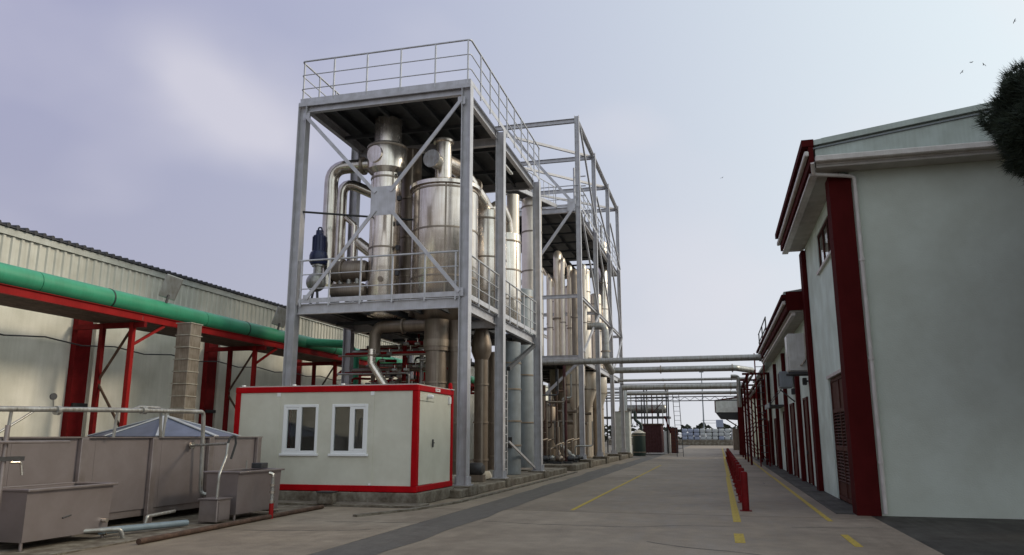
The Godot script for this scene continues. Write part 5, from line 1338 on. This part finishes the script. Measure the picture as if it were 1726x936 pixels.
# ---------------------------------------------------------------- far end of the road
func build_far_end() -> void:
	var wb := thing("white_cabinet", "tall white cabinet at the rear tower's far corner", "cabinet", Vector3(-7.3, 0, -62.6))
	pbox(wb, "body", Vector3(-7.95, 0.12, -63.6), Vector3(-6.8, 3.5, -62.4), M.white_metal, 0.03)
	pbox(wb, "plinth", Vector3(-8.0, 0.0, -63.65), Vector3(-6.75, 0.12, -62.35), M.plinth_old)
	pbox(wb, "top_cap", Vector3(-7.98, 3.502, -63.62), Vector3(-6.77, 3.56, -62.38), M.pipe_grey)
	var dt := vessel("dark green round tank with pale conical cap behind the white cabinet", "tank", -6.6, -67.5, 0.55, 0.0, 1.85, M.green_pump, [0.3, 1.7], 0, 0.05, "", "tank")
	var mb := MB.new()
	mb.lathe(Vector3(-6.6, 1.86, -67.5), Vector3.UP, [Vector2(0.6, 0), Vector2(0.6, 0.03), Vector2(0.08, 0.3), Vector2(0, 0.3)], 24)
	part(dt, "cap", mb, M.pale_insulation)
	pipe("green_pipe_bend", "dark green curved pipe above the small round tank", [Vector3(-6.4, 1.9, -67.8), Vector3(-6.4, 2.6, -67.8), Vector3(-6.9, 3.0, -67.8), Vector3(-6.9, 3.7, -67.8)], 0.13, M.green_pump, 0.3)
	pipe("standpipe", "thick grey upright pipe behind the white cabinet", [Vector3(-7.5, 3.4, -64.5), Vector3(-7.5, 5.6, -64.5)], 0.3, M.grey_paint, 0.0, [[Vector3(-7.5, 3.6, -64.5), Vector3.UP]])
	var br := thing("brown_container", "dark brown ribbed container beside the far road", "container", Vector3(-5.9, 0, -73))
	pbox(br, "body", Vector3(-6.7, 0.15, -75.5), Vector3(-5.05, 2.6, -72.6), M.brown_box)
	for k in 7: pbox(br, "rib", Vector3(-6.6 + k * 0.24, 0.2, -72.598), Vector3(-6.5 + k * 0.24, 2.5, -72.55), M.brown_box)
	pbox(br, "roof", Vector3(-6.8, 2.602, -75.6), Vector3(-4.95, 2.75, -72.5), M.rust)
	var wc := thing("white_cabinet", "narrow white locker next to the brown container", "cabinet", Vector3(-4.8, 0, -76))
	pbox(wc, "body", Vector3(-5.15, 0.1, -76.6), Vector3(-4.45, 2.1, -75.9), M.white_metal, 0.02)
	pbox(wc, "door", Vector3(-5.1, 0.15, -75.898), Vector3(-4.82, 2.05, -75.88), M.pvc)
	pbox(wc, "door", Vector3(-4.79, 0.15, -75.898), Vector3(-4.5, 2.05, -75.88), M.gutter)
	var gd := thing("brown_locker", "dark brown slatted locker at the foot of the far ladder", "cabinet", Vector3(-3.9, 0, -73))
	pbox(gd, "body", Vector3(-4.25, 0.1, -73.8), Vector3(-3.65, 2.4, -73.0), M.brown_box)
	for k in 7: pbox(gd, "slat", Vector3(-4.23, 0.2 + k * 0.31, -72.998), Vector3(-3.67, 0.42 + k * 0.31, -72.97), M.brown_door)
	var ht := thing("horizontal_tank", "long grey horizontal tank on a platform left of the far road", "tank", Vector3(-7, 3.4, -77))
	mb = MB.new()
	mb.lathe(Vector3(-9.2, 4.2, -77), Vector3(1, 0, 0), [Vector2(0, -0.2), Vector2(0.3, -0.12), Vector2(0.42, 0.0), Vector2(0.42, 4.3), Vector2(0.3, 4.42), Vector2(0, 4.5)], 26)
	part(ht, "shell", mb, M.pipe_grey)
	for x in [-8.5, -5.6]: pbox(ht, "saddle", Vector3(x - 0.1, 3.5, -77.3), Vector3(x + 0.1, 3.85, -76.7), M.dark_steel)
	var pf := thing("far_platform", "dark steel pipe platform with posts beyond the rear tower", "platform", Vector3(-7, 0, -77))
	pbox(pf, "deck", Vector3(-11, 3.3, -79), Vector3(-4.5, 3.48, -75.8), M.dark_steel)
	for x in [-10.8, -8.8, -6.8, -4.7]: for z in [-75.9, -78.8]: pbar(pf, "post", Vector3(x, 0, z), Vector3(x, 6.2, z), 0.12, 0.12, M.dark_steel)
	for y in [5.2, 5.7, 6.2]: pbar(pf, "rail", Vector3(-11, y, -75.85), Vector3(-4.5, y, -75.85), 0.07, 0.07, M.dark_steel)
	pbar(pf, "red_brace", Vector3(-4.9, 3.5, -75.7), Vector3(-4.4, 1.9, -75.7), 0.12, 0.12, M.red_wall)
	pbar(pf, "red_brace", Vector3(-5.0, 4.9, -75.6), Vector3(-5.9, 3.9, -75.6), 0.06, 0.06, M.red_wall)
	for k in 5: prod(pf, "pipe_run", Vector3(-11, 5.0 + k * 0.3, -76.5 - k * 0.4), Vector3(-4.6, 5.0 + k * 0.3, -76.5 - k * 0.4), 0.06 + 0.03 * (k % 2), M.pipe_grey, 10)
	for k in 8: prod(pf, "drop_pipe", Vector3(-8.6 + k * 0.5, 2.7, -76.2), Vector3(-8.6 + k * 0.5, 5.6, -76.2), 0.05, [M.dark_steel, M.pipe_grey, M.red_wall][k % 3], 8)
	var l := thing("ladder", "tall dark ladder leaning up to the lattice beam", "ladder", Vector3(-3.2, 0, -66))
	for x in [-3.35, -2.85]: pbar(l, "stile", Vector3(x, 0, -65.5), Vector3(x - 0.18, 5.0, -65.5), 0.05, 0.05, M.dark_steel)
	for k in 13: pbar(l, "rung", Vector3(-3.36 - k * 0.0135, 0.3 + k * 0.37, -65.5), Vector3(-2.86 - k * 0.0135, 0.3 + k * 0.37, -65.5), 0.03, 0.03, M.dark_steel)
	# grey booth with dark underside on a red frame at the right
	var b := thing("gantry_booth", "grey box booth with red trim jutting over the road edge", "booth", Vector3(0.9, 0, -72))
	mb = MB.new()
	mb.prism(PackedVector2Array([Vector2(-0.15, 3.70), Vector2(1.9, 3.70), Vector2(1.9, 5.0), Vector2(-0.18, 4.72)]), 3.0, Transform3D(Basis(), Vector3(0, 0, -73.5)))
	part(b, "cladding", mb, M.white_metal)
	pbar(b, "trim", Vector3(-0.2, 4.74, -71.97), Vector3(1.95, 5.03, -71.97), 0.05, 0.10, M.red_wall)
	pbar(b, "trim", Vector3(-0.2, 3.66, -71.97), Vector3(-0.2, 4.7, -71.97), 0.08, 0.05, M.red_wall)
	mb = MB.new()
	mb.prism(PackedVector2Array([Vector2(-0.15, 3.69), Vector2(0.25, 3.15), Vector2(1.9, 3.05), Vector2(1.9, 3.69)]), 2.9, Transform3D(Basis(), Vector3(0, 0, -73.5)))
	part(b, "underside", mb, M.black)
	for z in [-72.1, -74.8]: pbar(b, "pillar", Vector3(1.95, 0, z), Vector3(1.95, 5.3, z), 0.45, 0.3, M.red_wall)
	pbox(b, "side_wall", Vector3(1.2, 0.4, -74.7), Vector3(1.72, 2.3, -72.4), M.old_steel)
	pbar(b, "brace", Vector3(0.7, 3.1, -72.2), Vector3(1.75, 2.4, -72.2), 0.1, 0.1, M.rust)
	var sh := thing("far_shed", "long dark shed beyond the booth on the right", "building", Vector3(6, 0, -88))
	pbox(sh, "wall", Vector3(2.6, 0, -110), Vector3(10, 4.6, -66), M.wall_white)
	pbox(sh, "fascia", Vector3(2.4, 4.6, -110.2), Vector3(10.2, 5.2, -65.9), M.red_wall)
	# dock and bags
	mb = MB.new()
	mb.box(Vector3(-3, 0.45, -152), Vector3(34, 0.9, 10), Basis(), 0.03)
	solo("loading_dock", "low pale loading dock at the far end of the road", "dock", mb, M.plinth, Vector3(-3, 0, -152))
	var bag := shared("bag", func(q):
		var nu := 12; var nv := 8
		var P := func(i, j):
			var th: float = TAU * i / nu; var ph: float = PI * (float(j) / nv - 0.5)
			var pw := func(v): return signf(v) * pow(absf(v), 0.45)
			return Vector3(0.52 * pw.call(cos(th)) * pw.call(cos(ph)), 0.34 * pw.call(sin(ph)), 0.5 * pw.call(sin(th)) * pw.call(cos(ph)))
		for i in nu:
			for j in nv: q.quad(P.call(i + 1, j), P.call(i, j), P.call(i, j + 1), P.call(i + 1, j + 1)))
	var cols := ["first", "second", "third", "fourth", "fifth", "sixth", "seventh", "eighth", "ninth"]
	var rows := ["bottom", "middle", "top"]
	for c in 9:
		for r in 3:
			var o := MeshInstance3D.new()
			o.name = numbered("bulk_bag")
			o.mesh = bag
			o.material_override = M.bag_blue if c < 3 or (c == 6 and r == 0) else M.bag_white
			add_child(o)
			o.position = Vector3(-6.1 + c * 1.09 + rng.randf_range(-0.04, 0.04), 0.9 + 0.34 + r * 0.67, -148.5 + rng.randf_range(-0.1, 0.1))
			o.rotation.y = rng.randf_range(-0.08, 0.08)
			o.set_meta("label", "%s bulk bag, %s row and %s column of the stack on the far dock" % ["bluish" if o.material_override == M.bag_blue else "whitish", rows[r], cols[c]])
			o.set_meta("category", "bag")
			o.set_meta("group", "bulk bags stacked on the far dock")
	mb = MB.new()
	mb.lathe(Vector3(-2.7, 0.9, -156), Vector3.UP, [Vector2(0.16, 0), Vector2(0.08, 13), Vector2(0, 13)], 12)
	var lp := thing("lamp_post", "thin tall lamp post behind the bags at the road's end", "lamp post", Vector3(-2.7, 0.9, -156))
	part(lp, "pole", mb, M.grey_paint)
	pbox(lp, "head", Vector3(-3.1, 13.8, -156.2), Vector3(-2.3, 13.95, -155.8), M.grey_paint)
	var kiosk := thing("blue_tank", "small blue tank with railing above the bags", "tank", Vector3(0.2, 0.9, -146))
	pbox(kiosk, "body", Vector3(-0.4, 3.2, -152.5), Vector3(0.9, 4.6, -151.5), M.bag_blue, 0.05)
	pbox(kiosk, "stand", Vector3(-0.3, 0.9, -152.4), Vector3(0.8, 3.2, -151.6), M.dark_steel)
	for y in [4.0, 4.5]: pbar(kiosk, "rail", Vector3(-3.0, y, -152), Vector3(-0.42, y, -152), 0.06, 0.06, M.dark_steel)
	# dark trees on the horizon
	mb = MB.new()
	var n := FastNoiseLite.new(); n.seed = 3; n.frequency = 0.05
	rng.seed = 9
	for i in 2600:
		var x := rng.randf_range(-120, 120)
		var h := 4.4 + 1.6 * n.get_noise_2d(x, 0)
		var p := Vector3(x, rng.randf() * h, -230 + rng.randf_range(-4, 4))
		var s := rng.randf_range(0.5, 1.3)
		var b2 := Basis(Vector3(rng.randf_range(-1, 1), rng.randf_range(-1, 1), rng.randf_range(-1, 1)).normalized(), rng.randf() * TAU)
		mb.tri(p + b2 * Vector3(-s, 0, 0), p + b2 * Vector3(s, 0, 0), p + b2 * Vector3(0, s, 0))
	var tl := setting("treeline", mb, M.hedge)
	tl.set_meta("kind", "stuff")

# ---------------------------------------------------------------- bollards, birds, trees
func build_small_things() -> void:
	var words := ["nearest", "second", "third", "fourth", "fifth", "sixth", "seventh", "eighth", "ninth", "tenth", "eleventh", "twelfth", "thirteenth", "fourteenth", "fifteenth", "sixteenth", "seventeenth", "eighteenth", "nineteenth", "last"]
	for i in 16:
		var z := -18.75 - i * 2.3
		var x := 0.50
		var t := thing("bollard", "red steel bollard, %s in the row along the yellow line" % (words[i] if i < 15 else "farthest"), "bollard", Vector3(x, 0, z), "red bollards along the yellow line")
		var m := shared("bollard", func(mb): mb.lathe(Vector3.ZERO, Vector3.UP, [Vector2(0, 0), Vector2(0.08, 0), Vector2(0.08, 0.80), Vector2(0.065, 0.84), Vector2(0, 0.855)], 18))
		placed(t, "post", m, Transform3D(Basis(), Vector3(x, 0.012, z)), M.red_dark)
		pbox(t, "base_plate", Vector3(x - 0.13, 0.0, z - 0.13), Vector3(x + 0.13, 0.014, z + 0.13), M.red_dark)
		pbox(t, "side_plate", Vector3(x - 0.15, 0.55, z - 0.012), Vector3(x - 0.07, 0.66, z + 0.012), M.red_dark)
		pbox(t, "side_plate", Vector3(x - 0.15, 0.22, z - 0.012), Vector3(x - 0.07, 0.33, z + 0.012), M.red_dark)
	var spots := [["small dark bird gliding left of the pine tree", Vector3(19.6, 28.9, -60), 0.3], ["small dark bird gliding just above the pine tree", Vector3(20.4, 28.6, -60), -0.4], ["dark bird flying highest near the top right corner", Vector3(22.8, 31.8, -60), 1.2], ["tiny bird alone in the open sky above the road", Vector3(1.7, 28.1, -80), 0.5], ["faint bird lowest of the group near the pine tree", Vector3(18.9, 28.2, -60), 0.9]]
	for s in spots:
		var mb := MB.new()
		mb.lathe(Vector3(0, 0, -0.14), Vector3(0, 0, 1), [Vector2(0, 0), Vector2(0.03, 0.05), Vector2(0.04, 0.14), Vector2(0.025, 0.24), Vector2(0.03, 0.32), Vector2(0, 0.33)], 8)
		for sg in [-1.0, 1.0]:
			var a := Vector3(0.02 * sg, 0.01, -0.06); var b := Vector3(0.2 * sg, 0.10, -0.02); var c := Vector3(0.40 * sg, 0.02, 0.05); var d := Vector3(0.2 * sg, 0.09, 0.09); var e := Vector3(0.02 * sg, 0.01, 0.07)
			for dy in [0.0, 0.008]:
				var o := Vector3(0, dy, 0)
				mb.quad(a + o, b + o, d + o, e + o); mb.tri(b + o, c + o, d + o)
		var bd := solo("bird", s[0], "bird", mb, M.bird, Vector3.ZERO, "birds in the sky")
		bd.position = s[1]
		bd.rotation = Vector3(0.3, 0.6, s[2])
		bd.scale = Vector3.ONE * 0.62

func pine(label: String, base: Vector3, h0: float, rad: Vector3, sd: int, count: int, big: float) -> void:
	rng.seed = sd
	var t := thing("pine_tree", label, "tree", base, "pine trees at the right")
	var top := base + Vector3(0, h0 + rad.y * 0.6, 0)
	var mb := MB.new()
	mb.lathe(base, Vector3.UP, [Vector2(0.20, 0), Vector2(0.15, 0.4), Vector2(0.11, h0), Vector2(0.03, h0 + rad.y * 1.2), Vector2(0, h0 + rad.y * 1.2)], 14)
	var cen := base + Vector3(0, h0 + rad.y * 0.35, 0)
	for k in 14:
		var a := TAU * k * 0.382
		var y := h0 - rad.y * 0.6 + (k / 14.0) * rad.y * 1.5
		var e := cen + Vector3(cos(a) * rad.x * 0.7, (k / 14.0 - 0.5) * rad.y * 1.3, sin(a) * rad.z * 0.7)
		mb.tube([base + Vector3(0, y, 0), e], 0.03, 0.0, 6)
	part(t, "trunk", mb, M.bark)
	mb = MB.new()
	for i in count:
		var d := Vector3(rng.randfn(), rng.randfn(), rng.randfn()).normalized()
		var bump := 0.82 + 0.18 * sin(d.x * 6.0 + sd) * sin(d.y * 7.0) * cos(d.z * 5.0 + sd)
		var rr := pow(rng.randf(), 0.28) * bump
		var p := cen + Vector3(d.x * rad.x, d.y * rad.y, d.z * rad.z) * rr
		var out := (d + Vector3(rng.randf_range(-0.7, 0.7), rng.randf_range(-0.2, 0.9), rng.randf_range(-0.7, 0.7))).normalized()
		var f := MB.frame(out)
		for q in 5:
			var an := TAU * q / 5.0 + rng.randf()
			var tip := p + (out * 0.9 + (f.x * cos(an) + f.y * sin(an)) * 0.55) * rng.randf_range(0.10, 0.19) * big
			var sidev := (tip - p).cross(out).normalized() * 0.007 * big * big
			mb.tri(p - sidev, p + sidev, tip)
	part(t, "crown", mb, M.needles)

func build_trees() -> void:
	pine("dark pine tree whose crown overlaps the tall building's roof", Vector3(5.35, 0, -12.0), 5.6, Vector3(1.45, 1.35, 1.4), 11, 26000, 1.0)
	pine("broad pine tree out of view right of the first pine", Vector3(8.4, 0, -15.2), 4.4, Vector3(2.4, 4.4, 2.4), 12, 15000, 2.4)
	pine("broad pine tree out of view before the building's front wall", Vector3(7.4, 0, -10.6), 4.4, Vector3(2.5, 4.4, 2.5), 13, 15000, 2.4)
